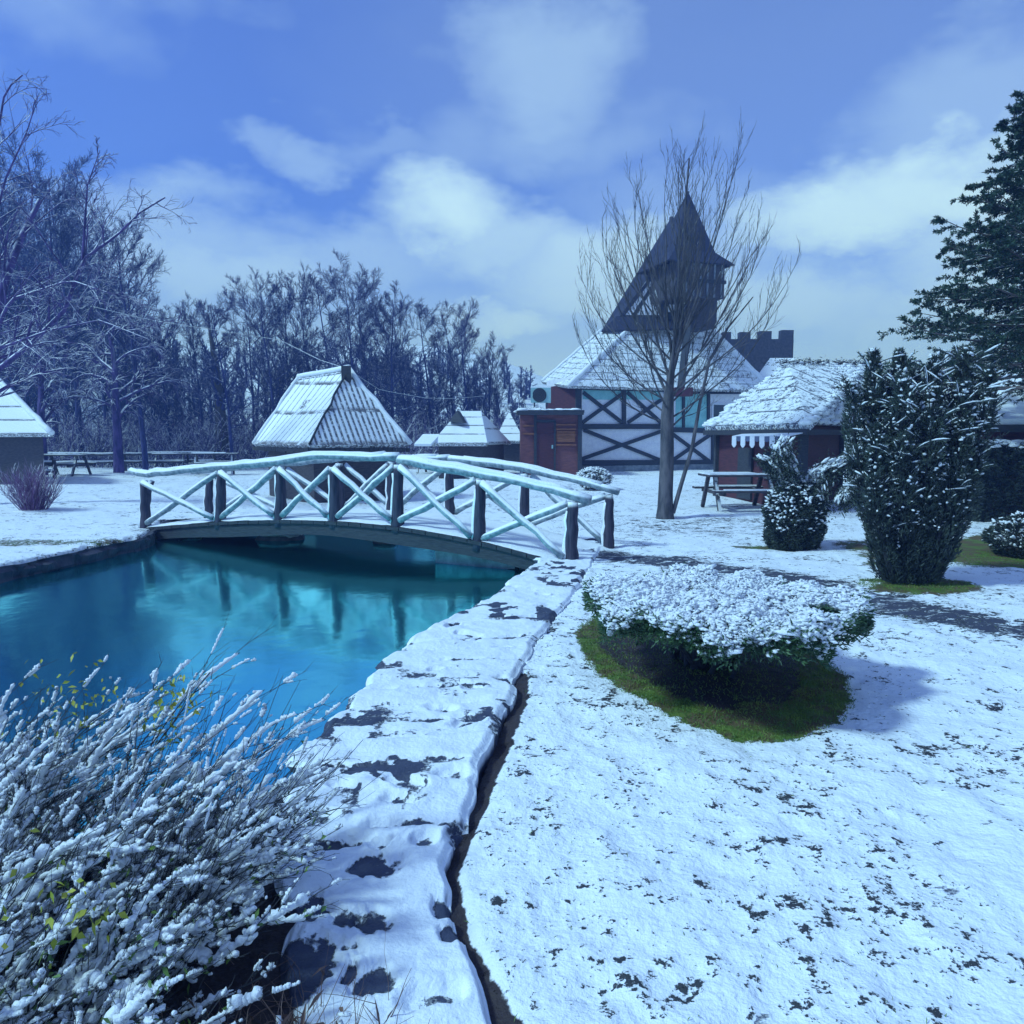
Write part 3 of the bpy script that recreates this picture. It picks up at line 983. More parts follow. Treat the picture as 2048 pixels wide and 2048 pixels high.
def hip(mb, c, r, th=.12):
    """c: four eave corners in order; r: two ridge ends (r[0] near the c0-c3 end, r[1] near c1-c2)"""
    c = [Vector(p) for p in c]; r = [Vector(p) for p in r]
    cen = sum(c, Vector()) / 4
    for f in ([c[0], c[1], r[1], r[0]], [c[1], c[2], r[1]], [c[2], c[3], r[0], r[1]], [c[3], c[0], r[0]]):
        n = (f[1] - f[0]).cross(f[2] - f[0]).normalized()
        if n.z < 0: f = [f[1], f[0]] + f[2:][::-1]; n = -n
        mb.slab(f, n, th)
    return mb


def ridge_log(parent, a, b, r=.07, name='ridge', mat='snow'):
    mb = MB(); P = resample(np.array([tuple(a), tuple(b)]), .3); P = P + np.random.default_rng(3).normal(0, .01, P.shape)
    tube1(mb, P, r, 8); return mb.build(name, M[mat], parent, smooth=True)


def walls(mb, c, z0, z1, inset=.3):
    c = [Vector(p) for p in c]; cen = sum(c, Vector()) / 4
    q = []
    for p in c:
        v = (cen - p); v.z = 0; q.append(p + v.normalized() * inset * 1.4)
    k = len(q)
    for i in range(k):
        a = q[i]; b = q[(i + 1) % k]
        mb.poly([(a.x, a.y, z0), (b.x, b.y, z0), (b.x, b.y, z1), (a.x, a.y, z1)])
    return q


def hut_mid():
    c = [W(617, 889, 17.0), W(820, 891, 18.6), None, W(506, 888, 19.8)]
    ze = (c[0].z + c[1].z + c[3].z) / 3
    for i in (0, 1, 3): c[i].z = ze
    c[2] = c[1] + c[3] - c[0]
    r = [W(697, 742, 19.2), W(596, 760, 20.9)]
    zr = (r[0].z + r[1].z) / 2; r[0].z = zr + .08; r[1].z = zr
    cen = sum(c, Vector()) / 4; cen.z = 0
    t = thing('wooden_hut', cen, 'small dark wooden hut with steep snowy ribbed roof behind the footbridge', 'hut')
    # front-right triangle (c0,c1,r0) ribbed; long left slope (c3,c0,r0,r1)
    mb = MB()
    def face(mb, f):
        n = (f[1] - f[0]).cross(f[2] - f[0]).normalized()
        if n.z < 0: f = [f[1], f[0]] + f[2:][::-1]; n = -n
        mb.slab(f, n, .1)
    face(mb, [c[0], c[1], r[0]]); mb.build('roof', M['r_hut'], t)
    mb = MB(); face(mb, [c[3], c[0], r[0], r[1]]); face(mb, [c[1], c[2], r[1], r[0]]); face(mb, [c[2], c[3], r[1]])
    mb.build('roof', M['r_hut_left'], t)
    ridge_log(t, r[0] + Vector((0, 0, .06)), r[1] + Vector((0, 0, .05)), .07)
    ridge_log(t, r[0] + Vector((0, 0, .03)), c[1] + Vector((0, 0, .03)), .065, 'hip_board')
    ridge_log(t, r[1] + Vector((0, 0, .02)), c[3] + Vector((0, 0, .02)), .05, 'hip_board')
    ridge_log(t, r[0] + (c[0] - r[0]) * .12 + Vector((0, 0, .03)), c[0] + Vector((0, 0, .03)), .025, 'hip_board', 'timber')
    mb = MB(); q = r[0] + (c[0] - r[0]) * .06; mb.box(q + Vector((.02, -.1, -.02)), (.22, .12, .42)); mb.build('vent', M['timber'], t)
    mb = MB(); walls(mb, c, -.1, ze + .02, .32); mb.build('wall', M['wood_dark'], t)
    # ragged eave boards
    mb = MB(); rng = np.random.default_rng(8)
    for a, b in ((c[0], c[1]), (c[3], c[0])):
        n = int((b - a).length / .12); 
        for i in range(n):
            p = a + (b - a) * ((i + .5) / n); mb.box(p + Vector((0, 0, -.10 - rng.uniform(0, .04))), (.10, .03, .10), ((b - a).normalized(), Vector((0, 0, 1)).cross((b - a).normalized()), Vector((0, 0, 1))))
    mb.build('eave_board', M['timber'], t)


hut_mid()


def hut_small():
    c = [W(862, 887, 27.5), W(975, 888, 27.5), W(1022, 893, 31), None]
    ze = c[0].z; c[1].z = ze; c[2].z = ze; c[3] = c[0] + c[2] - c[1]; c[3].x -= 1.0
    r = [W(918, 822, 29.5), W(962, 822, 29.5)]
    t = thing('wooden_hut', (sum(c, Vector()) / 4).to_2d().to_3d(), 'small snow roofed hut with dark triangular vent, left of the red brown shed', 'hut')
    mb = MB(); hip(mb, c, r); mb.build('roof', M['r_small'], t)
    mb = MB(); walls(mb, c, -.1, ze, .3); mb.build('wall', M['wood_dark'], t)
    a = W(896, 845, 28.0); mb = MB(); mb.slab([W(896, 843, 28.6), W(928, 846, 28.3), W(914, 822, 28.9)], (-.4, -.9, 0), .25); mb.build('vent', M['timber'], t)
    mb = MB()
    mb.slab([W(828, 888, 27.2), W(862, 888, 27.0), W(880, 868, 28.2), W(846, 868, 28.4)], (0, -.6, .8), .1); mb.build('porch_roof', M['snow'], t)
    # tiny hut further back
    c = [W(988, 883, 34), W(1050, 884, 34), W(1048, 882, 38), W(990, 882, 38)]
    for p in c: p.z = c[0].z
    r = [W(1016, 826, 36), W(1020, 826, 36)]
    t = thing('wooden_hut', (sum(c, Vector()) / 4).to_2d().to_3d(), 'tiny pointed snow roof hut peeping out left behind the red brown shed', 'hut')
    mb = MB(); hip(mb, c, r); mb.build('roof', M['r_small'], t)
    mb = MB(); walls(mb, c, -.1, c[0].z, .2); mb.build('wall', M['wood_dark'], t)


hut_small()


def hut_right():
    c = [W(1614, 847, 15.2), W(1712, 856, 19.0), None, W(1408, 857, 19.6)]
    ze = 1.82
    for i in (0, 1, 3): c[i].z = ze
    c[2] = c[1] + c[3] - c[0]
    r = [W(1585, 722, 19.0), W(1735, 722, 20.5)]
    rr = [W(1730, 726, 19.2), W(1582, 724, 20.2)]
    zr = 3.5
    cen = sum(c, Vector()) / 4; cen.z = 0
    # ridge runs roughly across the picture
    r0 = W(1578, 726, 20.0); r1 = W(1740, 728, 20.6); r1.z = r0.z
    t = thing('red_hut', cen, 'red hut with thick mottled snowy thatch roof and scalloped awning beside the picnic table', 'hut')
    # roof as a displaced surface: four faces around the ridge
    faces = [([c[3], c[0], r1, r0],), ([c[0], c[1], r1],), ([c[1], c[2], r0, r1],), ([c[2], c[3], r0],)]
    mb = MB()
    for (f,) in faces:
        n = (f[1] - f[0]).cross(f[2] - f[0]).normalized()
        if n.z < 0: f = [f[1], f[0]] + f[2:][::-1]; n = -n
        mb.slab(f, n, .16)
    mb.build('roof', M['r_thatch'], t)
    # lumpy snow and thatch tufts over the roof
    rng = np.random.default_rng(5); C = []; Sz = []
    A, B, Cc, D = c[3], c[0], r1, r0
    for _ in range(900):
        u, v = rng.uniform(0, 1), rng.uniform(0, 1) ** .9
        p = (A * (1 - u) + B * u) * (1 - v) + (D * (1 - u) + Cc * u) * v
        C.append(tuple(p + Vector((0, 0, .02)))); s = rng.uniform(.05, .14); Sz.append((s * 1.3, s, s * .45))
    A, B, Cc = c[0], c[1], r1
    for _ in range(160):
        u, v = sorted(rng.uniform(0, 1, 2)); p = A * u + B * (v - u) + Cc * (1 - v)
        C.append(tuple(p + Vector((0, 0, .02)))); s = rng.uniform(.05, .13); Sz.append((s * 1.3, s, s * .45))
    sm = MB(); blobs(sm, C, Sz, rng, 1, .25); sm.build('roof_snow', M['snow'], t, smooth=True)
    Cz = np.array(C); Cz = Cz[Cz[:, 2] > 2.5 + rng.uniform(-.5, .3, len(Cz))]; P0 = Cz[rng.integers(0, len(Cz), 5200)] + rng.normal(0, .07, (5200, 3)) * np.array([1, 1, .2])
    # tufts where the ridge is bare
    P1 = np.array([tuple(r0 + (r1 - r0) * u) for u in rng.uniform(-.1, 1.05, 1900)]) + rng.normal(0, .2, (1900, 3)) * np.array([1, .5, .25])
    P = np.concatenate([P0, P1]); tm = MB(); blades(tm, P, rng.normal(0, 1, P.shape) * np.array([1, 1, .5]) + [0, 0, .2], rng.uniform(.04, .12, len(P)), .010, rng)
    tm.build('thatch', M['timber'], t)
    mb = MB(); q = walls(mb, c, -.1, ze, .26); mb.build('wall', M['reddark'], t)
    # eave board, corner posts
    mb = MB(); mb.beam(c[3] + Vector((0, 0, -.16)), c[0] + Vector((0, 0, -.16)), .05, .12); mb.beam(c[0] + Vector((0, 0, -.16)), c[1] + Vector((0, 0, -.16)), .05, .12); mb.build('eave_board', M['timber'], t)
    for p in (q[0], q[3], q[1]):
        mb = MB(); mb.box((p.x, p.y, .85), (.16, .16, 1.9)); mb.build('corner_post', M['timber'], t)
    # door and window recess on the left wall
    wl = (q[0] - q[3]); n = Vector((wl.y, -wl.x, 0)).normalized()
    if n.y > 0: n = -n
    e = wl.normalized(); p0 = q[3] + n * .03
    def onwall(px, py): return RP(px, py, p0, n)
    mb = MB(); a = onwall(1478, 895); b = onwall(1502, 1000); mb.box(((a.x + b.x) / 2, (a.y + b.y) / 2, (a.z + b.z) / 2), ((b - a).to_2d().length, .05, abs(a.z - b.z)), (e, n, Vector((0, 0, 1)))); mb.build('door', M['timber'], t)
    a = onwall(1528, 905); b = onwall(1556, 960); mb = MB(); mb.box(((a.x + b.x) / 2, (a.y + b.y) / 2, (a.z + b.z) / 2), ((b - a).to_2d().length, .05, abs(a.z - b.z)), (e, n, Vector((0, 0, 1)))); mb.build('window', M['glass'], t)
    # awning: sloping cloth with scalloped valance
    aw = MB(); w1 = RP(1464, 872, p0 + n * .5, n) - n * .5; w2 = RP(1572, 868, p0 + n * .5, n) - n * .5; w1.z += .1; w2.z += .1
    w2.z = w1.z
    out = n * .5
    aw.slab([w1 + out + Vector((0, 0, -.10)), w2 + out + Vector((0, 0, -.10)), w2, w1], (n + Vector((0, 0, 1.5))), .02); a_o = aw.build('awning', M['fabric'], t)
    K = 11
    for i in range(K):
        a = w1 + (w2 - w1) * (i / K) + out + Vector((0, 0, -.105)); b = w1 + (w2 - w1) * ((i + 1) / K) + out + Vector((0, 0, -.105))
        hgt = .26 if i % 2 == 0 else .12
        vm = MB(); pts = [a, b] + [a + (b - a) * (1 - s) + Vector((0, 0, -hgt * (.75 + .25 * math.sin(math.pi * s)))) for s in (0, .25, .5, .75, 1)]
        vm.slab(pts, n, .012); vm.build('valance', M['fabric'] if i % 2 == 0 else M['fabric_dark'], a_o)


hut_right()


def picnic(name, c, rz, label, cat='picnic table', sc=1.0, group=None):
    t = thing(name, c, label, cat, group)
    cr, sr = math.cos(rz), math.sin(rz); ex = Vector((cr, sr, 0)); ey = Vector((-sr, cr, 0)); ez = Vector((0, 0, 1)); ax = (ex, ey, ez)
    c = Vector(c); L = 1.55 * sc
    mb = MB()
    for k in range(4): mb.box(c + ey * (-.3 + .2 * k) * sc + ez * .74 * sc, (L, .18 * sc, .045), ax)
    mb.build('table_top', M['wood_dark'], t)
    mb = MB(); rng = np.random.default_rng(int(abs(c.x) * 10)); mb.box(c + ez * (.775 * sc) - ex * .2, (L * .7, .72 * sc, .03), ax); mb.build('snow_cover', M['snow'], t)
    for s in (-1, 1):
        mb = MB(); mb.box(c + ey * s * .68 * sc + ez * .43 * sc, (L, .24 * sc, .045), ax); b = mb.build('bench', M['wood_dark'], t)
        mb = MB(); mb.box(c + ey * s * .68 * sc + ez * .465 * sc + ex * .1, (L * .8, .2 * sc, .02), ax); mb.build('bench_snow', M['snow'], b)
        for e in (-1, 1):
            mb = MB(); mb.beam(c + ex * e * L * .38 + ey * s * .60 * sc, c + ex * e * L * .38 + ey * s * .22 * sc + ez * .72 * sc, .08, .07, up=ex); mb.build('leg', M['wood_dark'], t)
    for e in (-1, 1):
        mb = MB(); mb.beam(c + ex * e * L * .35 + ey * -.75 * sc + ez * .38 * sc, c + ex * e * L * .35 + ey * .75 * sc + ez * .38 * sc, .06, .08); mb.build('crossbeam', M['wood_dark'], t)
    return t


picnic('picnic_table', G(1475, 1018), .05, 'dark wooden picnic table with attached benches in front of the red hut')


# ---- half-timbered house with tower
def house():
    A = W(1157, 900, 32.0); B = W(1440, 900, 34.6); A.z = B.z = 0
    e = (B - A).normalized(); n = Vector((e.y, -e.x, 0))
    if n.y > 0: n = -n
    ez = Vector((0, 0, 1))
    t = thing('half_timbered_house', A, 'white half timbered house with snowy tile roof and dark pointed tower behind the bare tree', 'house')
    def wp(px, py, off=0.0): return RP(px, py, A + n * off, n)
    back = -n
    # body
    def zat(px, py): return wp(px, py).z
    ztop = zat(1250, 768)
    R = wp(1530, 900); R.z = 0
    D = 3.4
    mb = MB()
    q = [A.copy(), R.copy(), R + back * D, A + back * D]
    for i in range(4):
        a = q[i]; b = q[(i + 1) % 4]
        mb.poly([(a.x, a.y, -.3), (b.x, b.y, -.3), (b.x, b.y, ztop + .3), (a.x, a.y, ztop + .3)])
    mb.build('wall', M['plaster'], t)
    # left side wall; its shade is painted in as dark red
    mb = MB(); L1 = A - e * .05
    mb.slab([L1 + Vector((0, 0, -.2)), L1 + back * 3.4 + Vector((0, 0, -.2)), L1 + back * 3.4 + ez * ztop, L1 + ez * ztop], -e, .04); mb.build('shaded_side_wall', M['reddark'], t)
    # stone plinth
    mb = MB(); a = wp(1157, 945, .06); b = wp(1530, 940, .06); mb.box(((a.x + b.x) / 2, (a.y + b.y) / 2, (zat(1300, 930) - .3) / 2), ((b - a).to_2d().length, .12, zat(1300, 930) + .3), (e, n, ez)); mb.build('plinth', M['stone'], t)
    # eave shadow on the upper wall, painted as teal panels
    for (x0, x1, y0, y1) in ((1166, 1244, 776, 800), (1252, 1320, 776, 800), (1352, 1366, 786, 856), (1370, 1416, 786, 856)):
        a = wp(x0, y0, .012); b = wp(x1, y1, .012); mb = MB()
        mb.box(((a.x + b.x) / 2, (a.y + b.y) / 2, (a.z + b.z) / 2), ((b - a).to_2d().length, .02, abs(a.z - b.z)), (e, n, ez)); mb.build('eave_shade_panel', M['plaster_eave_shade'], t)
    def tim(x0, y0, x1, y1, w=.17, off=.05):
        mb = MB(); mb.beam(wp(x0, y0, off), wp(x1, y1, off), .08, w, up=Vector(n).cross((wp(x1, y1) - wp(x0, y0)).normalized())); mb.build('timber', M['timber'], t)
    tim(1157, 776, 1157, 932, .26, .062)
    tim(1167, 785, 1244, 845, .15, .050); tim(1165, 845, 1250, 784, .15, .045)
    tim(1248, 776, 1248, 850, .18, .058)
    tim(1255, 785, 1322, 845, .15, .050); tim(1256, 845, 1322, 800, .15, .045)
    tim(1157, 853, 1335, 853, .22, .066)
    tim(1335, 859, 1440, 862, .22, .066)
    tim(1168, 860, 1320, 920, .15, .050); tim(1163, 918, 1322, 863, .15, .045)
    tim(1157, 926, 1440, 925, .24, .066)
    tim(1334, 776, 1334, 930, .25, .062)
    tim(1367, 786, 1367, 858, .12, .058); tim(1417, 786, 1417, 858, .14, .058)
    tim(1345, 868, 1418, 922, .15, .050); tim(1346, 920, 1420, 870, .15, .045)
    tim(1428, 860, 1428, 932, .26, .062)
    tim(1157, 776, 1530, 786, .14, .070)
    # window
    a = wp(1424, 806, .03); b = wp(1470, 845, .03)
    mb = MB(); c = (a + b) / 2; mb.box(c, ((b - a).to_2d().length, .06, abs(a.z - b.z)), (e, n, ez)); f = mb.build('window', M['fabric'], t)
    mb = MB(); mb.box(c + n * .03, ((b - a).to_2d().length - .16, .03, abs(a.z - b.z) - .16), (e, n, ez)); mb.build('pane', M['glass'], f)
    # ---- lower hipped roof with snow
    ov = .35
    eL = wp(1136, 771, ov); eR = wp(1545, 785, ov)
    ze = (eL.z + eR.z) / 2; eL.z = ze; eR.z = ze
    bL = W(1083, 764, 37.5); zb = bL.z
    tL = W(1266, 652, 35.2); tR = W(1412, 650, 36.8)
    tBL = W(1205, 660, 39.5)
    bR = eR + back * 8.5 + Vector((0, 0, 0)); tBR = tR + back * 3.0
    def sl(name, f, mat, th=.12):
        nn = (f[1] - f[0]).cross(f[2] - f[0]).normalized()
        if nn.z < 0: f = [f[1], f[0]] + f[2:][::-1]; nn = -nn
        mb = MB(); mb.slab(f, nn, th); return mb.build(name, M[mat], t)
    sl('roof', [eL, eR, tR, tL], 'r_house')
    sl('roof', [bL, eL, tL, tBL], 'r_house')
    sl('roof', [eR, bR, tBR, tR], 'r_house')
    sl('roof', [bR, bL, tBL, tBR], 'r_house')
    for a, b, r_ in ((eL, tL, .10), (bL, tBL, .08), (eR, tR, .14)):
        ridge_log(t, a + ez * .04, b + ez * .04, r_, 'bargeboard')
    # soffit shade board below the right eave
    mb = MB(); mb.slab([wp(1340, 786, ov) , wp(1530, 786, ov), wp(1530, 786, 0), wp(1340, 786, 0)], (0, 0, 1), .05); mb.build('soffit', M['timber'], t)
    # ---- dark upper gable roof, left slope from (1204,659) up to the tower
    g0 = W(1203, 662, 36.5); g1 = W(1232, 650, 34.6)
    top = W(1340, 432, 36.6)
    sl('upper_roof', [W(1202, 663, 38.5), W(1226, 652, 35.35), W(1340, 500, 35.45), W(1344, 432, 38.5)], 'r_dark', .15)
    sl('upper_roof', [W(1404, 640, 35.5), W(1432, 640, 39), W(1344, 432, 38.5), W(1340, 500, 35.45)], 'r_dark', .15)
    # skirt under the gable
    sl('skirt_roof', [W(1204, 661, 34.5), W(1410, 654, 35.0), W(1400, 632, 35.7), W(1232, 634, 35.2)], 'r_dark', .1)
    # gable wall
    gA = W(1228, 648, 35.4); gB = W(1402, 640, 35.6); gC = W(1333, 505, 35.5)
    gn = (gB - gA).cross(gC - gA).normalized()
    if gn.y > 0: gn = -gn
    mb = MB(); mb.slab([gA, gB, gC], gn, .15); mb.build('gable', M['timber'], t)
    def gp(px, py, o): return RP(px, py, gA + gn * o, gn)
    for pts in (((1246, 630), (1264, 630), (1306, 564), (1292, 562)), ((1274, 630), (1318, 630), (1318, 600), (1302, 584)), ((1331, 580), (1351, 600), (1352, 624), (1334, 624)), ((1314, 545), (1326, 560), (1320, 575), (1306, 570))):
        mb = MB(); mb.slab([gp(x, y, .02) for x, y in pts], gn, .03); mb.build('gable_panel', M['plaster'], t)
    mb = MB(); mb.beam(gp(1232, 638, .08), gp(1400, 632, .08), .1, .22, up=ez); mb.build('timber', M['timber'], t)
    # ---- tower
    def quad_tower(x0, x1, y0, y1, Yf, dep, name, mat, par=t):
        a = W(x0, y1, Yf); b = W(x1, y1, Yf); z0 = a.z; z1 = W(x0, y0, Yf).z
        w = b.x - a.x; mb = MB(); ax_ = (Vector((.95, .3, 0)).normalized(), Vector((-.3, .95, 0)).normalized(), ez)
        c = Vector(((a.x + b.x) / 2, Yf + dep / 2, (z0 + z1) / 2)); mb.box(c, (w * .86, dep, z1 - z0), ax_); return mb.build(name, M[mat], par), c, z1
    quad_tower(1372, 1430, 590, 655, 34.6, 1.6, 'tower_shaft', 'wood_dark')
    tb, c, z1 = quad_tower(1318, 1447, 524, 594, 33.6, 2.6, 'tower_room', 'wood_dark')
    ax_ = (Vector((.95, .3, 0)).normalized(), Vector((-.3, .95, 0)).normalized(), ez)
    mb = MB()
    for k in range(7):
        mb.box(c + ax_[0] * (-1.05 + .35 * k) - ax_[1] * 1.32 , (.07, .06, z1 - c.z + .7), ax_)
    mb.build('batten', M['stone'], tb)
    mb = MB(); mb.beam(c - ax_[0] * 1.2 - ax_[1] * 1.36 - ez * .05, c + ax_[0] * 1.25 - ax_[1] * 1.36 - ez * .05, .08, .14); mb.build('timber', M['timber'], tb)
    # spire with flared foot
    apex = W(1376, 382, 35.0)
    def ring(h, hw, hd, dx=0.0):
        return [Vector((c.x + dx, c.y, 0)) + ax_[0] * sx * hw + ax_[1] * sy * hd + ez * h for sx, sy in ((-1, -1), (1, -1), (1, 1), (-1, 1))]
    r0 = ring(z1 - .02, 1.62, 1.5, -.05); r1 = ring(z1 + .55, 1.02, 1.0, -.1)
    apex = Vector((W(1376, 382, c.y).x, c.y, W(1376, 382, c.y).z))
    for i in range(4):
        j = (i + 1) % 4
        sl('tower_roof', [r0[i], r0[j], r1[j], r1[i]], 'r_dark', .08)
        sl('tower_roof', [r1[i], r1[j], apex], 'r_dark', .08)
    # chimney / pipe beside the tree
    mb = MB(); mb.beam(W(1362, 775, 31.2), W(1376, 650, 33.8), .28, .28); mb.build('stove_pipe', M['timber'], t)
    mb = MB(); mb.box(W(1365, 784, 31.2), (.75, .5, .35)); mb.build('pipe_box', M['reddark'], t)


house()


def shed():
    c0 = W(1041, 944, 29.5); c1 = W(1160, 951, 29.3)
    z0 = -.15; ztop = W(1100, 826, 29.4).z
    t = thing('red_shed', Vector(((c0.x + c1.x) / 2, 29.5, 0)), 'red brown plank shed with flat snowy roof against the left end of the white house', 'shed')
    ez = Vector((0, 0, 1)); w = c1.x - c0.x
    mb = MB(); mb.box(((c0.x + c1.x) / 2, 30.9, (z0 + ztop) / 2), (w, 2.8, ztop - z0)); mb.build('wall', M['red'], t)
    def at(px, py, o=0): p = W(px, py, 29.5 - o); return p
    def pan(x0, y0, x1, y1, name, mat, th=.06, o=.0, par=t):
        a = W(x0, y0, 29.5); b = W(x1, y1, 29.5); mb = MB(); mb.box(((a.x + b.x) / 2, 29.5 - o - th / 2, (a.z + b.z) / 2), (b.x - a.x, th, abs(a.z - b.z))); return mb.build(name, M[mat], par)
    d = pan(1073, 846, 1108, 940, 'door', 'reddark', .05)
    pan(1068, 828, 1073, 942, 'door_frame', 'timber', .09); pan(1108, 843, 1111, 942, 'door_frame', 'timber', .09)
    pan(1073, 840, 1111, 845, 'door_frame', 'timber', .09)
    pan(1103, 890, 1106, 897, 'handle', 'metal', .05, .05, d)
    s = pan(1113, 862, 1150, 884, 'shutter', 'redlight', .05)
    for y in (848, 857, 868, 888): pan(1112, y, 1152, y + 3, 'board', 'redlight', .09)
    for y in (850, 866): pan(1046, y, 1068, y + 3, 'board', 'redlight', .09)
    pan(1156, 830, 1163, 945, 'corner_post', 'timber', .10)
    pan(1036, 822, 1166, 830, 'roof_edge', 'timber', .35)
    mb = MB(); rng = np.random.default_rng(2)
    mb.box(((c0.x + c1.x) / 2, 30.9, ztop + .06), (w + .3, 3.2, .10)); mb.build('roof', M['timber'], t)
    mb = MB(); C = np.column_stack([rng.uniform(c0.x - .05, c1.x - .1, 90), rng.uniform(29.35, 32.2, 90), np.full(90, ztop + .12)]); blobs(mb, C, np.column_stack([rng.uniform(.2, .4, 90), rng.uniform(.15, .3, 90), rng.uniform(.03, .08, 90)]), rng, 2); mb.build('roof_snow', M['snow'], t, smooth=True)
    # air-conditioner outdoor unit on the roof
    p = W(1082, 805, 30.0); u = thing('air_conditioner', p, 'boxy blue white outdoor air conditioner standing on the snowy shed roof', 'air conditioner')
    a = W(1062, 776, 30.0); b = W(1102, 806, 30.0); cx = (a.x + b.x) / 2; wz = a.z - b.z; zc = (a.z + b.z) / 2 + .02
    mb = MB(); mb.box((cx, 30.3, zc), (b.x - a.x, .42, wz)); mb.build('casing', M['metal'], u)
    mb = MB(); th = np.linspace(0, 2 * np.pi, 25)[:-1]
    for r in (.07, .14, .21, .27):
        P = np.array([[(cx - .06 + r * math.cos(x), 30.07, zc + r * math.sin(x)) for x in np.append(th, th[0])]]); tubes(mb, P, np.full((1, 25), .012), 5)
    mb.build('fan_grille', M['timber'], u)
    mb = MB(); mb.slab([Vector((cx - .06 + .26 * math.cos(x), 30.085, zc + .26 * math.sin(x))) for x in th], (0, -1, 0), .01); mb.build('fan', M['glass'], u)
    mb = MB(); mb.box((cx, 30.3, zc + wz / 2 + .03), (b.x - a.x, .42, .06)); mb.build('snow_cap', M['snow'], u)
    for s_ in (-1, 1):
        mb = MB(); mb.box((cx + s_ * .25, 30.3, zc - wz / 2 - .08), (.05, .4, .16)); mb.build('bracket', M['timber'], u)


shed()


def castle():
    Y = 46; t = thing('crenellated_tower', W(1520, 900, Y).to_2d().to_3d(), 'dark stone tower top with square battlements behind the house', 'tower')
    a = W(1440, 678, Y); b = W(1586, 716, Y); mb = MB()
    mb.box(((a.x + b.x) / 2, Y + 2.2, a.z / 2), (b.x - a.x, 4.4, a.z)); mb.build('wall', M['stone_dark'], t)
    for (x0, x1, y0) in ((1446, 1462, 664), (1480, 1501, 664), (1520, 1543, 662), (1563, 1587, 660)):
        p = W(x0, y0, Y); q = W(x1, 680, Y)
        for yy in (Y + .25, Y + 4.15):
            mb = MB(); mb.box(((p.x + q.x) / 2, yy, (p.z + a.z) / 2 ), (q.x - p.x, .5, p.z - a.z)); mb.build('merlon', M['stone_dark'], t)
    Y = 40
    t = thing('stone_barn', W(1560, 900, Y).to_2d().to_3d(), 'snowy lean to roof below the battlements, right of the house roof', 'building')
    mb = MB(); f = [W(1500, 772, 37), W(1640, 772, 37), W(1590, 716, 40.5), W(1540, 716, 40.5)]; mb.slab(f, (0, -.7, .7), .12); mb.build('roof', M['snow'], t)
    mb = MB(); p = W(1510, 772, 37.4); q = W(1620, 772, 37.4); mb.box(((p.x + q.x) / 2, 39, p.z / 2 - .05), (q.x - p.x, 3, p.z - .1)); mb.build('wall', M['stone'], t)


castle()


def side_huts():
    # left edge hut
    c = [W(104, 869, 24.0), W(101, 868, 28.5), W(-150, 868, 28.5), W(-190, 869, 24.0)]
    ze = 1.62
    for p in c: p.z = ze
    r1 = W(-28, 738, 26.2); r0 = W(-90, 738, 26.2)
    t = thing('wooden_hut', W(0, 900, 26).to_2d().to_3d(), 'wooden hut cut off at the left picture edge with coursed snowy roof', 'hut')
    mb = MB()
    for f in ([c[3], c[0], r1, r0], [c[0], c[1], r1], [c[1], c[2], r0, r1], [c[2], c[3], r0]):
        n = (f[1] - f[0]).cross(f[2] - f[0]).normalized()
        if n.z < 0: f = [f[1], f[0]] + f[2:][::-1]; n = -n
        mb.slab(f, n, .12)
    mb.build('roof', M['r_small'], t)
    ridge_log(t, c[0] + Vector((0, 0, .04)), r1 + Vector((0, 0, .04)), .09, 'bargeboard')
    mb = MB(); walls(mb, c, -.2, ze, .4); mb.build('wall', M['wood_dark'], t)
    # right edge hut
    t = thing('red_hut', W(2100, 900, 16).to_2d().to_3d(), 'dark red hut with smooth snowy roof cut off at the right picture edge', 'hut')
    a = W(1948, 838, 14.5); b = W(2300, 765, 12.5); b.z = a.z
    cR = W(2400, 800, 13.0); cR.z = a.z
    c = [a, cR, cR + Vector((1.0, 5, 0)), a + Vector((.8, 5, 0))]
    top0 = W(2130, 695, 16.5); top1 = top0 + Vector((1.5, .2, 0))
    mb = MB(); hip(mb, c, [top0, top1], .14); mb.build('roof', M['snow'], t)
    mb = MB(); walls(mb, c, -.2, a.z - .05, .25); mb.build('wall', M['reddark'], t)
    mb = MB(); mb.beam(c[0] + Vector((0, 0, -.18)), c[1] + Vector((0, 0, -.18)), .05, .14); mb.build('eave_board', M['timber'], t)


side_huts()


# ---- rail fences and benches on the far left
def fence(pts, label, h=.85, rails=(.38, .78), name='rail_fence', every=2.4):
    P = [Vector(p) for p in pts]; Q = resample(np.array([tuple(p) for p in P]), every); rng = np.random.default_rng(len(label))
    t = thing(name, Q[0], label, 'fence')
    for q in Q:
        mb = MB(); tube1(mb, [(q[0], q[1], -.2), (q[0], q[1], h)], .07, 8); mb.build('post', M['wood_dark'], t)
    for z in rails:
        mb = MB(); sm = MB(); K = Q.copy(); K[:, 2] = z + rng.normal(0, .03, len(Q)); K[:, 1] -= .08
        K = resample(K, .6); K = K + rng.normal(0, .012, K.shape)
        tube1(mb, K, .055, 8); r = mb.build('rail', M['wood_dark'], t, smooth=True)
        K2 = K.copy(); K2[:, 2] += .05; tube1(sm, K2, .045, 6); sm.build('rail_snow', M['snow'], r, smooth=True)


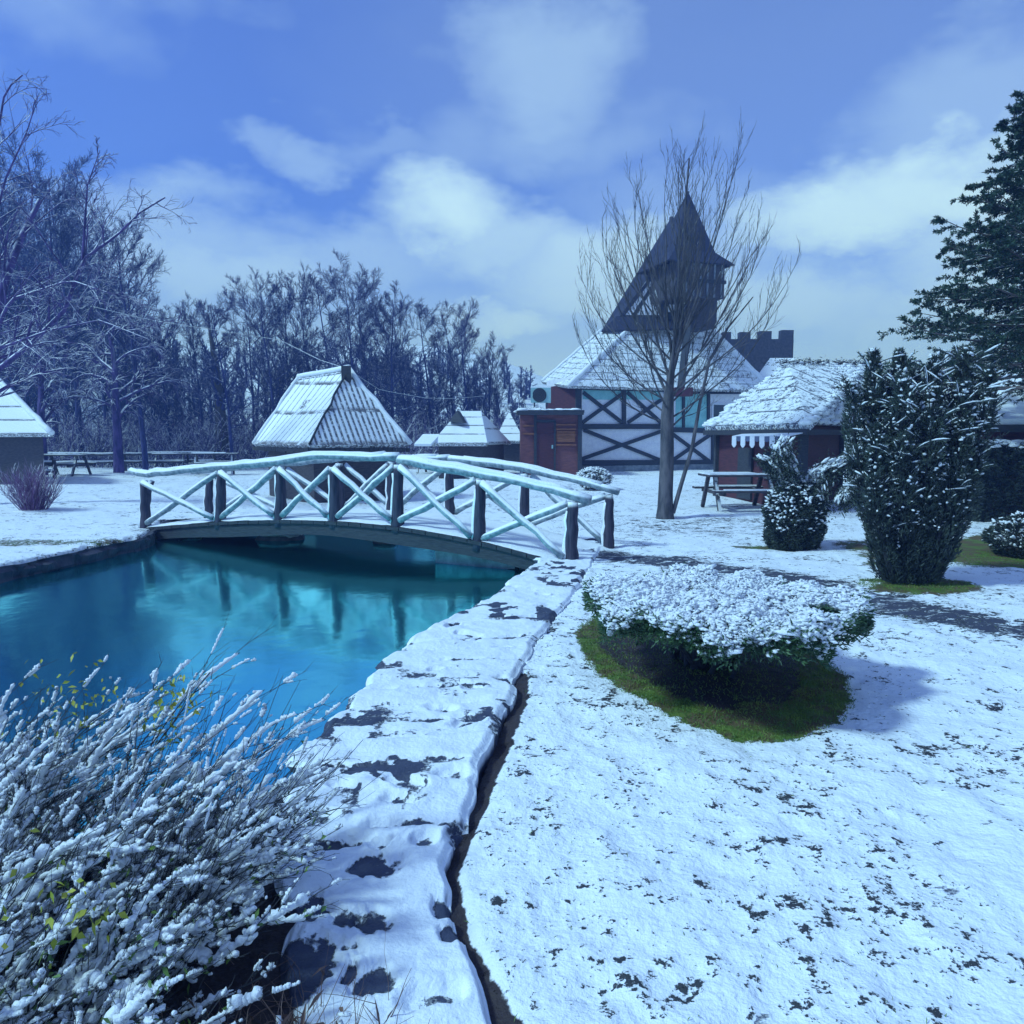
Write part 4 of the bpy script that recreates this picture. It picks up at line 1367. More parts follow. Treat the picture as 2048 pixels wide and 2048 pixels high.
fence([G(-120, 945), G(180, 944), G(430, 938)], 'snow topped two rail wooden fence along the edge of the wood at left')
fence([G(-60, 962), G(110, 958)], 'short snowy rail fence in front of the left edge hut', h=.7, rails=(.3, .62))
fence([G(780, 930), G(1030, 936)], 'thin rail fence in front of the small snow roofed huts', h=.9, rails=(.45, .85))
picnic('picnic_table', G(345, 941), .1, 'snowy picnic table left of the wooden trestle, behind the left bridge end')
picnic('picnic_table', G(430, 950), .3, 'snow topped table seen just above the left part of the handrail', sc=1.15)
picnic('picnic_table', G(130, 952), .0, 'low dark wooden picnic table by the fence near the left edge', sc=1.1)
picnic('picnic_table', G(870, 945), -.2, 'small snowy table between the ribbed roof hut and the shed')


# ------------------------------------------------------------------ trees


def tree_mesh(seed, H=14., r0=.16, prim=26, sec=9, ter=6, spread=(30, 60), trop=(0, 0, .10), t_lo=.25, lf=.34, wander=.10, twig=.012, droop=None, qua=0, lean=(0, 0, 0)):
    rng = np.random.default_rng(seed)
    P0 = grow(np.zeros((1, 3)), np.array([[lean[0], lean[1], 1.]]), np.array([H]), 14, .035, (0, 0, .05), rng); R0 = taper(np.array([r0]), 14, .10)
    tr = MB(); tubes(tr, P0, R0, 10)
    br = MB()
    L0 = np.array([H])
    st, d, L, r = spawn(P0, R0, prim, t_lo, .97, spread, lf, .55, rng, L0, lpow=.6, rmin=twig * 1.5)
    P1 = grow(st, d, L, 9, wander, trop, rng, None if droop is None else droop); R1 = taper(r, 9, .25); tubes(br, P1, R1, 5)
    st, d, L2, r = spawn(P1, R1, sec, .2, .97, (25, 55), .42, .6, rng, L, .1, rmin=twig)
    P2 = grow(st, d, L2, 6, wander * 1.3, trop, rng, droop); R2 = taper(r, 6, .4); tubes(br, P2, R2, 4)
    tw = MB()
    st, d, L3, r = spawn(P2, R2, ter, .15, .98, (20, 55), .50, .7, rng, L2, .1, rmin=twig * .8)
    L3 = np.maximum(L3, .25)
    P3 = grow(st, d, L3, 5, wander * 1.3, trop, rng, droop); R3 = taper(r, 5, .5); tubes(tw, P3, R3, 3)
    if qua:
        st, d, L4, r = spawn(P3, R3, qua, .2, .98, (20, 50), .5, .7, rng, L3, .05, rmin=twig * .6)
        P4 = grow(st, d, np.maximum(L4, .15), 3, wander, trop, rng); tubes(tw, P4, taper(r, 3, .5), 3)
    return tr, br, tw


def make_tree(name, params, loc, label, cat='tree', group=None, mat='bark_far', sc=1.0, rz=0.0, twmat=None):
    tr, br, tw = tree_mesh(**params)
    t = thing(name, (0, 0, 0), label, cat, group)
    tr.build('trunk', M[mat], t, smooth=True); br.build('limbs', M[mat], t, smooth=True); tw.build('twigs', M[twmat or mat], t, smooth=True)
    t.location = loc; t.rotation_euler = (0, 0, rz); t.scale = (sc,) * 3
    return t


# main bare tree: vase-shaped crown
def main_tree():
    rng = np.random.default_rng(42)
    base = G(1330, 1036); t = thing('bare_tree', base, 'leafless young tree with upswept vase shaped crown standing in front of the white house', 'tree')
    b = np.array(base)
    H = 2.5
    trunk = np.array([[b + [0, 0, -.1], b + [.0, 0, .5], b + [.02, .02, 1.2], b + [.0, 0, 1.9], b + [.03, 0, 2.5], b + [.12, .05, 3.2], b + [.18, .05, 4.1], b + [.26, .0, 5.0], b + [.26, .0, 5.9], b + [.32, .05, 6.7]]])
    trunk = np.stack([resample(trunk[0], .28)]); m = trunk.shape[1]
    hz = trunk[0, :, 2] - b[2]
    R = np.interp(hz, [-.1, .1, .5, 2, 2.6, 3.2, 5, 8], [.19, .155, .138, .122, .075, .045, .026, .006])[None]
    mb = MB(); tubes(mb, trunk, R, 14); mb.build('trunk', M['bark_tree'], t, smooth=True)
    # second thin stem leaning right
    st = np.array([b + [.14, -.05, .1]]); P = np.array([[st[0], b + [.3, -.05, .7], b + [.48, -.05, 1.35], b + [.62, 0, 2.2], b + [.78, 0, 3.0], b + [1.1, 0, 3.6], b + [1.6, .1, 4.2]]])
    mb = MB(); tubes(mb, P, np.array([[.045, .04, .036, .032, .026, .02, .01]]), 8); stem = mb.build('stem', M['bark_tree'], t, smooth=True)
    limb = MB(); tw = MB()
    # steep stems rising together from the fork, then arching side limbs
    K = 9; zz = np.linspace(2.2, 3.1, K); az = np.arange(K) * 2.4
    st = np.stack([np.interp(zz, hz, trunk[0, :, 0]), np.interp(zz, hz, trunk[0, :, 1]), zz + b[2]], -1)
    ang = np.radians(np.linspace(34, 9, K)); d = np.stack([np.cos(az) * np.sin(ang), np.sin(az) * np.sin(ang) * .8, np.cos(ang)], -1)
    La = np.linspace(3.3, 3.8, K) * rng.uniform(.88, 1.05, K); Pa = grow(st, d, La, 14, .035, (0, 0, .01), rng, (0, 0, .06)); ra = np.linspace(.032, .024, K)
    K = 24; zz = np.linspace(1.7, 3.8, K); az = np.arange(K) * 2.4 + 1 + rng.uniform(-.3, .3, K)
    st = np.stack([np.interp(zz, hz, trunk[0, :, 0]), np.interp(zz, hz, trunk[0, :, 1]), zz + b[2]], -1)
    ang = np.radians(np.interp(zz, [1.7, 3.6], [66, 38]) + rng.uniform(-6, 6, K)); d = np.stack([np.cos(az) * np.sin(ang), np.sin(az) * np.sin(ang) * .8, np.cos(ang)], -1)
    Lb = np.interp(zz, [1.7, 3.6], [3.2, 3.0]) * rng.uniform(.75, 1.05, K); Pb = grow(st, d, Lb, 14, .04, (0, 0, .01), rng, (0, 0, .17)); rb = np.full(K, .020)
    P1 = np.concatenate([Pa, Pb]); L = np.concatenate([La, Lb]); R1 = taper(np.concatenate([ra, rb]), 14, .13); tubes(limb, P1, R1, 7)
    s, dd, L2, r = spawn(P1, R1, 9, .18, .93, (14, 34), .38, .5, rng, L, .16, rmin=.0046)
    P2 = grow(s, dd, L2, 9, .045, (0, 0, .02), rng, (0, 0, .12)); R2 = taper(r, 9, .3); tubes(limb, P2, R2, 4)
    s, dd, L3, r = spawn(P2, R2, 4, .15, .92, (12, 32), .48, .65, rng, L2, .14, rmin=.0036)
    P3 = grow(s, dd, np.maximum(L3, .22), 7, .05, (0, 0, .10), rng); R3 = taper(r, 7, .5); tubes(tw, P3, R3, 3)
    s, dd, L4, r = spawn(P3, R3, 2, .2, .8, (12, 34), .55, .8, rng, L3, .1, rmin=.0030)
    tubes(tw, grow(s, dd, np.maximum(L4, .15), 5, .05, (0, 0, .08), rng), taper(r, 5, .6), 3)
    s, dd, L4, r = spawn(trunk, R, 18, .42, .97, (14, 34), .19, .45, rng, np.array([7.]), .2, rmin=.006)
    P4 = grow(s, dd, L4, 8, .045, (0, 0, .08), rng); tubes(limb, P4, taper(r, 8, .3), 5)
    s, dd, L5, r = spawn(P4, taper(r, 8, .3), 6, .2, .95, (14, 34), .5, .7, rng, L4, .1, rmin=.004)
    P5 = grow(s, dd, L5, 6, .05, (0, 0, .08), rng); tubes(tw, P5, taper(r, 6, .5), 3)
    limb.build('limbs', M['bark_tree'], t, smooth=True); tw.build('twigs', M['bark_tree'], t, smooth=True)


main_tree()

# forest: six kinds of bare tree, copied
kinds = []
far_params = [
    dict(seed=1, H=13, prim=22, sec=9, ter=10, qua=4, spread=(30, 62), lf=.36, t_lo=.34, r0=.17, twig=.013, trop=(0, 0, .05)),
    dict(seed=2, H=13, prim=26, sec=9, ter=9, qua=4, spread=(34, 68), lf=.31, t_lo=.22, r0=.15, twig=.013, trop=(0, 0, .05)),
    dict(seed=3, H=13, prim=20, sec=9, ter=11, qua=4, spread=(25, 55), lf=.44, t_lo=.40, r0=.16, twig=.013, trop=(0, 0, .05)),
    dict(seed=4, H=13, prim=26, sec=9, ter=9, qua=4, spread=(40, 76), lf=.33, t_lo=.28, r0=.15, twig=.013, trop=(0, 0, .03)),
    dict(seed=5, H=13, prim=22, sec=9, ter=10, qua=4, spread=(30, 64), lf=.40, t_lo=.36, r0=.14, twig=.013, trop=(0, 0, .04)),
]
ordn = ['first', 'second', 'third', 'fourth', 'fifth', 'sixth', 'seventh', 'eighth', 'ninth', 'tenth', 'eleventh', 'twelfth', 'thirteenth', 'fourteenth', 'fifteenth', 'sixteenth', 'seventeenth', 'eighteenth', 'nineteenth', 'twentieth', 'twenty first', 'twenty second', 'twenty third', 'twenty fourth', 'twenty fifth', 'twenty sixth', 'twenty seventh', 'twenty eighth', 'twenty ninth', 'thirtieth']
# (px of trunk, py of top, distance)
FOREST = [(-60, 250, 34), (10, 300, 36), (70, 290, 40), (125, 300, 38), (190, 390, 42), (265, 420, 33), (330, 610, 40), (395, 600, 44), (452, 575, 34), (500, 560, 42), (545, 540, 38), (575, 545, 40),
          (625, 545, 42), (665, 525, 40), (705, 515, 38), (740, 535, 41), (780, 560, 39), (815, 600, 44), (862, 585, 41), (905, 610, 43), (940, 600, 40), (975, 660, 42), (1010, 700, 44), (1045, 745, 46)]
extra = ['leaning over the left edge hut', 'with tallest crown at the left edge', 'behind the left edge hut', 'with dense brushy top', 'right of the tallest group', 'with flat side branches',
         'low in the treeline gap', 'behind the overhead wire', 'with thick black trunk', 'left of the ribbed hut roof', 'with rounded open crown', 'beside its round neighbour', 'above the hut ridge',
         'behind the hut gable', 'with the highest top behind the hut', 'with slim trunk', 'right of the highest top', 'in the treeline dip', 'standing on the slope', 'above the small snow roof',
         'with broad crown', 'on the falling treeline', 'low beside the house roof', 'smallest and last']
protos = [None] * 5
for i, (px, py, Y) in enumerate(FOREST):
    k = i % 5
    g = ground_h(np.array([W(px, 900, Y).x]), np.array([float(Y)]))[0][0]
    tp = W(px, py, Y); Ht = tp.z - g; loc = (tp.x, Y, g - .1)
    lab = 'bare tree %s, %s from left in the wood' % (extra[i], ordn[i])
    sc = Ht / 13.0 * .90
    if protos[k] is None:
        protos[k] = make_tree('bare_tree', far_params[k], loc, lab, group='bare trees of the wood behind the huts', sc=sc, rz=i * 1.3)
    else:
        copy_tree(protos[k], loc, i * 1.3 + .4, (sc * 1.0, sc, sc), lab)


def far_wood():
    """the wood behind the first row: many trees nobody could count, one mass"""
    rng = np.random.default_rng(77); mb = MB()
    N = 260
    px = rng.uniform(-260, 1060, N); Y = rng.uniform(46, 80, N)
    top = np.interp(px, [-260, 0, 150, 300, 420, 520, 700, 850, 950, 1010, 1060], [340, 400, 440, 640, 690, 690, 670, 700, 720, 770, 810]) + rng.uniform(0, 90, N)
    X = (px - 1024) / FPX * Y * 1.003
    g, _ = ground_h(X, Y)
    H = EYE + (HOR - top) / FPX * Y - g; H = np.maximum(H, 3)
    st = np.stack([X, Y, g - .2], -1)
    P0 = grow(st, np.tile([0, 0, 1.], (N, 1)), H, 8, .03, (0, 0, .05), rng); R0 = taper(np.full(N, .15), 8, .15); tubes(mb, P0, R0, 5)
    s, d, L, r = spawn(P0, R0, 22, .1, .97, (30, 65), .26, .5, rng, H, .1, rmin=.03)
    P1 = grow(s, d, L, 5, .14, (0, 0, .08), rng); R1 = taper(r, 5, .4); tubes(mb, P1, R1, 3)
    s, d, L2, r = spawn(P1, R1, 9, .1, .98, (25, 60), .55, .6, rng, L, .1, rmin=.026)
    P2 = grow(s, d, L2, 4, .16, (0, 0, .06), rng); tubes(mb, P2, taper(r, 4, .5), 3)
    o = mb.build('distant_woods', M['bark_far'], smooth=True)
    tag(o, 'mass of far leafless trees filling the slope behind the front row', 'woods', kind='stuff')
    # undergrowth at the foot of the wood
    mb = MB(); N = 4200
    px = rng.uniform(-200, 1040, N); Y = rng.uniform(36, 50, N); X = (px - 1024) / FPX * Y; g, _ = ground_h(X, Y)
    st = np.stack([X, Y, g - .1], -1); d = rng.normal(0, .4, (N, 3)); d[:, 2] = 1
    P = grow(st, d, rng.uniform(1.0, 3.2, N), 5, .15, (0, 0, .0), rng); R = taper(np.full(N, .022), 5, .5); tubes(mb, P, R, 3)
    s, d, L, r = spawn(P, R, 6, .2, .98, (25, 70), .5, .7, rng, np.full(N, 2.0), .1, rmin=.014)
    tubes(mb, grow(s, d, L, 3, .2, (0, 0, 0), rng), taper(r, 3, .6), 3)
    o = mb.build('undergrowth', M['bark_willow'], smooth=True)
    tag(o, 'tangle of snowy leafless brush at the foot of the wood', 'undergrowth', kind='stuff')


far_wood()

# weeping willows and big near-left tree
wil = dict(seed=11, H=7.5, r0=.22, prim=20, sec=12, ter=8, spread=(35, 75), trop=(0, 0, .05), droop=(0, 0, -.32), t_lo=.3, lf=.55, wander=.08, twig=.012)
make_tree('weeping_willow', wil, G(238, 946) , 'weeping willow with curtains of snowy hanging twigs beside the left fence', 'tree', mat='bark_willow', group='willows at the left')
w2 = dict(wil); w2.update(seed=12, H=6.0)
make_tree('weeping_willow', w2, G(85, 950), 'smaller weeping willow just right of the left edge hut', 'tree', mat='bark_willow', group='willows at the left')


def big_left():
    rng = np.random.default_rng(19)
    Y = 17.0; base = W(-75, 900, Y); base.z = -.1; b = np.array(base)
    t = thing('bare_tree', base, 'large leafless tree at the left edge with long arching limbs reaching over the pond bank', 'tree')
    limb = MB(); tw = MB()
    def pl(pts): return resample(np.array([tuple(W(x, y, yy)) for x, y, yy in pts]), .3)
    mains = [([(-75, 1000, 17), (-60, 800, 17), (-30, 720, 17), (10, 560, 17), (40, 480, 17.2), (80, 400, 17.5)], .13), ([(-55, 780, 17), (60, 690, 16.6), (130, 620, 16.2), (165, 520, 16), (235, 470, 15.8), (280, 425, 15.6), (330, 395, 15.5)], .07),
             ([(-40, 740, 17), (20, 600, 16.5), (80, 580, 16), (140, 560, 15.6), (230, 590, 15.3)], .05), ([(-60, 760, 17), (-40, 500, 16.5), (-10, 300, 16.4), (10, 180, 16.4), (45, 150, 16.4)], .07), ([(165, 520, 16), (170, 440, 16), (175, 370, 16), (200, 300, 16)], .03),
             ([(-50, 600, 17), (10, 360, 16.5), (60, 250, 16.5), (70, 200, 16.5)], .04), ([(-10, 700, 17), (100, 660, 16), (200, 640, 15.5), (300, 680, 15.2)], .035)]
    mb = MB(); P = pl(mains[0][0]); tubes(mb, P[None], taper(np.array([.2]), len(P), .25), 10); mb.build('trunk', M['bark_willow'], t, smooth=True)
    for pts, r in mains:
        P = pl(pts)[None]; R = taper(np.array([r]), P.shape[1], .2); tubes(limb, P, R, 7)
        Lm = np.array([np.linalg.norm(np.diff(P[0], axis=0), axis=1).sum()])
        s, d, L, rr = spawn(P, R, 12, .2, .98, (25, 60), .35, .55, rng, Lm, .15, rmin=.010)
        P1 = grow(s, d, L, 8, .08, (0, 0, .04), rng, (.03, 0, -.12)); R1 = taper(rr, 8, .3); tubes(limb, P1, R1, 5)
        s, d, L2, rr = spawn(P1, R1, 7, .2, .98, (20, 55), .5, .6, rng, L, .1, rmin=.006)
        P2 = grow(s, d, L2, 6, .10, (0, 0, .02), rng, (0, 0, -.10)); R2 = taper(rr, 6, .4); tubes(tw, P2, R2, 4)
        s, d, L3, rr = spawn(P2, R2, 4, .2, .98, (20, 55), .5, .7, rng, L2, 0, rmin=.005)
        tubes(tw, grow(s, d, L3, 4, .10, (0, 0, -.05), rng), taper(rr, 4, .5), 3)
    limb.build('limbs', M['bark_willow'], t, smooth=True); tw.build('twigs', M['bark_willow'], t, smooth=True)


big_left()


def black_trunk():
    b = G(447, 935); t = thing('old_tree_trunk', b, 'thick dark ivy clad trunk standing among the bare trees left of the hut', 'tree')
    rng = np.random.default_rng(31)
    tr, br, tw = tree_mesh(31, H=7.6, r0=.36, prim=20, sec=5, ter=5, t_lo=.35, lf=.22, twig=.016)
    tr.build('trunk', M['wood_dark'], t, smooth=True); br.build('limbs', M['bark_far'], t, smooth=True); tw.build('twigs', M['bark_far'], t, smooth=True)
    for ch in t.children: ch.matrix_parent_inverse.identity()


black_trunk()


# ---- overhead wire
def wire(pts, label):
    P = resample(np.array([tuple(p) for p in pts]), .8); mb = MB(); tube1(mb, P, .008, 5); o = mb.build('overhead_wire', M['log'], smooth=True); tag(o, label, 'wire')


wire([W(180, 612, 30), W(300, 640, 30), W(430, 660, 30), W(560, 680, 30), W(640, 720, 24), W(697, 738, 19.4)], 'snow lined overhead wire sloping through the bare trees to the hut ridge')
wire([W(705, 745, 19.4), W(760, 780, 24), W(850, 796, 28), W(910, 797, 30), W(970, 792, 32)], 'overhead wire sagging from the hut ridge towards the house')


# ------------------------------------------------------------------ shrubs


def broom_shrub():
    b = G(68, 1022); t = thing('bare_shrub', b, 'broom shaped leafless purple shrub on the left bank of the pond', 'shrub')
    rng = np.random.default_rng(6); N = 170
    a = rng.uniform(0, 6.28, N); r = rng.uniform(0, .22, N); st = np.stack([b.x + r * np.cos(a), b.y + r * np.sin(a), np.full(N, -.03)], -1)
    d = np.stack([np.cos(a) * r * 3.4, np.sin(a) * r * 3.4, np.ones(N)], -1) + rng.normal(0, .1, (N, 3))
    mb = MB(); L = rng.uniform(.45, .95, N); P = grow(st, d, L, 8, .06, (0, 0, .03), rng); R = taper(np.full(N, .009), 8, .4); tubes(mb, P, R, 4)
    s, dd, L2, rr = spawn(P, R, 6, .3, .95, (15, 40), .45, .7, rng, L, .1, rmin=.005); tubes(mb, grow(s, dd, L2, 4, .08, (0, 0, .05), rng), taper(rr, 4, .5), 3)
    mb.build('stems', M['twig_purple'], t, smooth=True)
    mb = MB(); blobs(mb, np.array([[b.x, b.y, 0]]), np.array([[.42, .35, .04]]), rng, 2, .1); mb.build('root_snow', M['snow'], t, smooth=True)


broom_shrub()


def table_bush():
    rng = np.random.default_rng(15)
    c = G(1420, 1385); cx, cy = W(1432, 1200, 4.75).x, 4.72
    t = thing('juniper_bush', (c.x, c.y, 0), 'wide flat topped evergreen bush heavy with snow on a patch of bare grass', 'bush')
    RX, RY = .845, .92
    def outline(a): return 1 + .07 * np.sin(a * 3 + 1) + .06 * np.sin(a * 5 + 2) + .05 * np.sin(a * 9) + .03 * np.sin(a * 17 + 1)
    def topz(x, y):
        return .55 + .04 * np.sin(x * 2.2 + 1) * np.cos(y * 2.6) + (fbm(x * 5, y * 5, 61, 2) - .5) * .20 + (fbm(x * 14, y * 14, 62, 2) - .5) * .08 - .02 * (y - cy)
    def pts(N, rmin=0, rpow=.5):
        a = rng.uniform(0, 6.28, N); r = rmin + (1 - rmin) * rng.uniform(0, 1, N) ** rpow; k = outline(a)
        return cx + r * RX * k * np.cos(a), cy + r * RY * k * np.sin(a), a, r
    mb = MB(); N = 34
    x, y, a, r = pts(N, .3); b0 = np.stack([cx + rng.normal(0, .10, N), cy + .25 + rng.normal(0, .12, N), np.full(N, .0)], -1)
    E = np.stack([x, y, topz(x, y) - .08], -1); f = np.linspace(0, 1, 8)[None, :, None]
    P = b0[:, None] * (1 - f) + E[:, None] * f; P[..., 2] = b0[:, None, 2] + (E[:, None, 2] - b0[:, None, 2]) * np.sqrt(f[..., 0]); P += rng.normal(0, .012, P.shape)
    tubes(mb, P, taper(np.full(N, .018), 8, .3), 6); mb.build('branches', M['timber'], t, smooth=True)
    lm = MB(); N = 46000
    x, y, a, r = pts(N, 0, .45); dep = rng.uniform(0, 1, N) ** 1.5 * (.14 - .03 * r)
    z = topz(x, y) - .018 - dep - .05 * sstep(.85, 1.05, r)
    D = np.stack([np.cos(a) * (.2 + r), np.sin(a) * (.2 + r), rng.normal(.3, .5, N)], -1) + rng.normal(0, .55, (N, 3))
    blades(lm, np.stack([x, y, z], -1), D, rng.uniform(.02, .05, N), rng.uniform(.0035, .007, N), rng)
    N = 20000; x, y, a, r = pts(N, .86, 1); lob = .5 + .5 * np.sin(a * 11 + 2 * np.sin(a * 4)); z = topz(x, y) - rng.uniform(.0, 1, N) * (.06 + .10 * lob)
    D = np.stack([np.cos(a), np.sin(a), rng.uniform(-.4, .6, N)], -1) + rng.normal(0, .4, (N, 3))
    blades(lm, np.stack([x, y, z], -1), D, rng.uniform(.02, .055, N), rng.uniform(.0035, .007, N), rng)
    lm.build('foliage', M['juniper'], t)
    # snow lying on the sprays: pads of many sizes with gaps between them
    sm = MB()
    for (N, s0, s1, thr, zo) in ((19000, .005, .012, .36, .018), (9000, .011, .021, .38, .010), (2600, .020, .032, .45, .0)):
        x, y, a, r = pts(N, 0, .5); keep = .5 * fbm(x * 7, y * 7, 67, 2) + .5 * fbm(x * 19, y * 19, 68, 2) + .05 * rng.uniform(-1, 1, N) > thr; x, y, a, r = x[keep], y[keep], a[keep], r[keep]; N = len(x)
        z = topz(x, y) + zo + rng.uniform(-.022, .012, N) - .05 * sstep(.88, 1.05, r)
        q = rng.uniform(s0, s1, N)
        ax_ = np.stack([np.cos(a) + rng.normal(0, .8, N), np.sin(a) + rng.normal(0, .8, N), rng.normal(0, .35, N)], -1)
        blobs(sm, np.stack([x, y, z], -1), np.stack([q * rng.uniform(1.3, 3.0, N), q * rng.uniform(.7, 1.1, N), q * .5], -1), rng, 1, .3, ax_)
    N = 3600; x, y, a, r = pts(N, .90, 1); lob = .5 + .5 * np.sin(a * 11 + 2 * np.sin(a * 4)); z = topz(x, y) - rng.uniform(.0, 1, N) ** 1.3 * (.07 + .08 * lob) + .01; q = rng.uniform(.006, .018, N)
    blobs(sm, np.stack([x, y, z], -1), np.stack([q * 1.5, q, q * .65], -1), rng, 1, .25)
    sm.build('snow_crust', M['snow'], t, smooth=True)


table_bush()


def yew_big():
    rng = np.random.default_rng(25)
    b = G(1815, 1166); t = thing('yew_shrub', b, 'tall dark clump shaped evergreen shrub narrowing to its foot with snow on its upper shoots', 'shrub')
    H = 2.55
    # separate upright flames of foliage: (x offset, y offset at top, height, radius)
    fl = [(-.66, .1, .84, .13), (-.50, -.15, .66, .13), (-.44, .12, .98, .13), (-.26, -.2, .86, .16), (-.14, .15, .97, .12), (.10, -.15, .82, .18), (.22, .12, .96, .14), (.42, -.1, .84, .17), (.58, .12, .99, .14),
          (.74, -.05, .90, .13), (.0, -.3, .72, .18), (.32, -.32, .68, .18), (-.3, -.32, .62, .16), (.12, .35, .9, .2), (-.2, .35, .85, .2), (.5, -.28, .60, .15), (-.55, -.28, .45, .13)]
    lm = MB(); sm = MB(); st_mb = MB(); tips = []
    for (ox, oy, h, r) in fl:
        n = 14; f = np.linspace(0, 1, n); top = np.array([b.x + ox, b.y + oy, H * h]); bot = np.array([b.x + ox * .34, b.y + oy * .4, .03])
        P = bot[None] * (1 - f[:, None]) + top[None] * f[:, None]; P[:, 0] += .10 * ox * np.sin(f * 3.14); P += rng.normal(0, .012, P.shape)
        tubes(st_mb, P[None], taper(np.array([.032]), n, .3), 6)
        rr = .86 * r * np.interp(f, [0, .12, .5, .85, 1], [.66, .85, 1, .90, .25])
        N = int(7200 * h); u = rng.uniform(0, 1, N) ** .9 * (n - 1); i_ = np.minimum(u.astype(int), n - 2); w = (u - i_)[:, None]
        C = P[i_] * (1 - w) + P[i_ + 1] * w; R_ = np.interp(u / (n - 1), f, rr); a = rng.uniform(0, 6.28, N); q = rng.uniform(.25, 1, N) ** .4
        lum = .75 + .5 * fbm(a * 2.5 + ox * 9, u * .8, 5, 2)
        C = C + np.stack([np.cos(a), np.sin(a), np.zeros(N)], -1) * (R_ * q * lum)[:, None]
        D = np.stack([np.cos(a) * .6, np.sin(a) * .6, np.full(N, .9)], -1) + rng.normal(0, .4, (N, 3))
        blades(lm, C, D, rng.uniform(.03, .075, N), rng.uniform(.004, .008, N), rng)
        # sprays leaving the flame
        m = 46; u = rng.uniform(.30, 1, m) * (n - 1); i_ = np.minimum(u.astype(int), n - 2); C = P[i_]; a = rng.uniform(0, 6.28, m)
        d = np.stack([np.cos(a), np.sin(a), rng.uniform(.4, 1.3, m)], -1); L = r * rng.uniform(1.3, 2.5, m) * np.interp(u / (n - 1), [.3, 1], [.8, 1.15])
        Q = grow(C, d, L, 8, .07, (0, 0, .0), rng, (0, 0, -.08)); tubes(st_mb, Q, taper(np.full(m, .006), 8, .4), 4)
        k = rng.integers(0, m, 1700); jx = rng.uniform(2.2, 7, 1700); i_ = np.minimum(jx.astype(int), 6); w = (jx - i_)[:, None]; C = Q[k, i_] * (1 - w) + Q[k, i_ + 1] * w; td = nrm(Q[k, 7] - Q[k, 2])
        blades(lm, C, td * .9 + rng.normal(0, .55, (1700, 3)), rng.uniform(.025, .055, 1700), .005, rng)
        hz_ = Q[:, 5, 2] / H; sel = rng.uniform(0, 1, m) < np.interp(hz_, [.3, .5, .8, 1], [.25, .45, .9, 1.0]); Qs = Q[sel][:, 4:]
        if len(Qs):
            prof = np.array([.4, 1, .95, .35]); Rs = rng.uniform(.005, .010, len(Qs))[:, None] * prof * rng.uniform(.8, 1.2, (len(Qs), 4)); tubes(sm, Qs + np.array([0, 0, .014]), Rs, 6, cap=True)
        m = int(135 * h); u = 1 - rng.uniform(0, 1, m) ** 1.4 * .66; C = bot[None] * (1 - u[:, None]) + top[None] * u[:, None]; a = rng.uniform(0, 6.28, m); R_ = np.interp(u, f, rr) * rng.uniform(.85, 1.2, m)
        C = C + np.stack([np.cos(a) * R_, np.sin(a) * R_, np.full(m, .01)], -1); q = rng.uniform(.008, .022, m) * np.interp(u, [.4, 1], [.75, 1.25])
        blobs(sm, C, np.stack([q * rng.uniform(1.0, 1.9, m), q, q * .6], -1), rng, 1, .32, np.stack([np.cos(a), np.sin(a), rng.uniform(-.1, .3, m)], -1) + rng.normal(0, .5, (m, 3)))
    st_mb.build('stems', M['timber'], t, smooth=True); lm.build('foliage', M['yew'], t); sm.build('snow_pads', M['snow'], t, smooth=True)
    return t


yew_big()


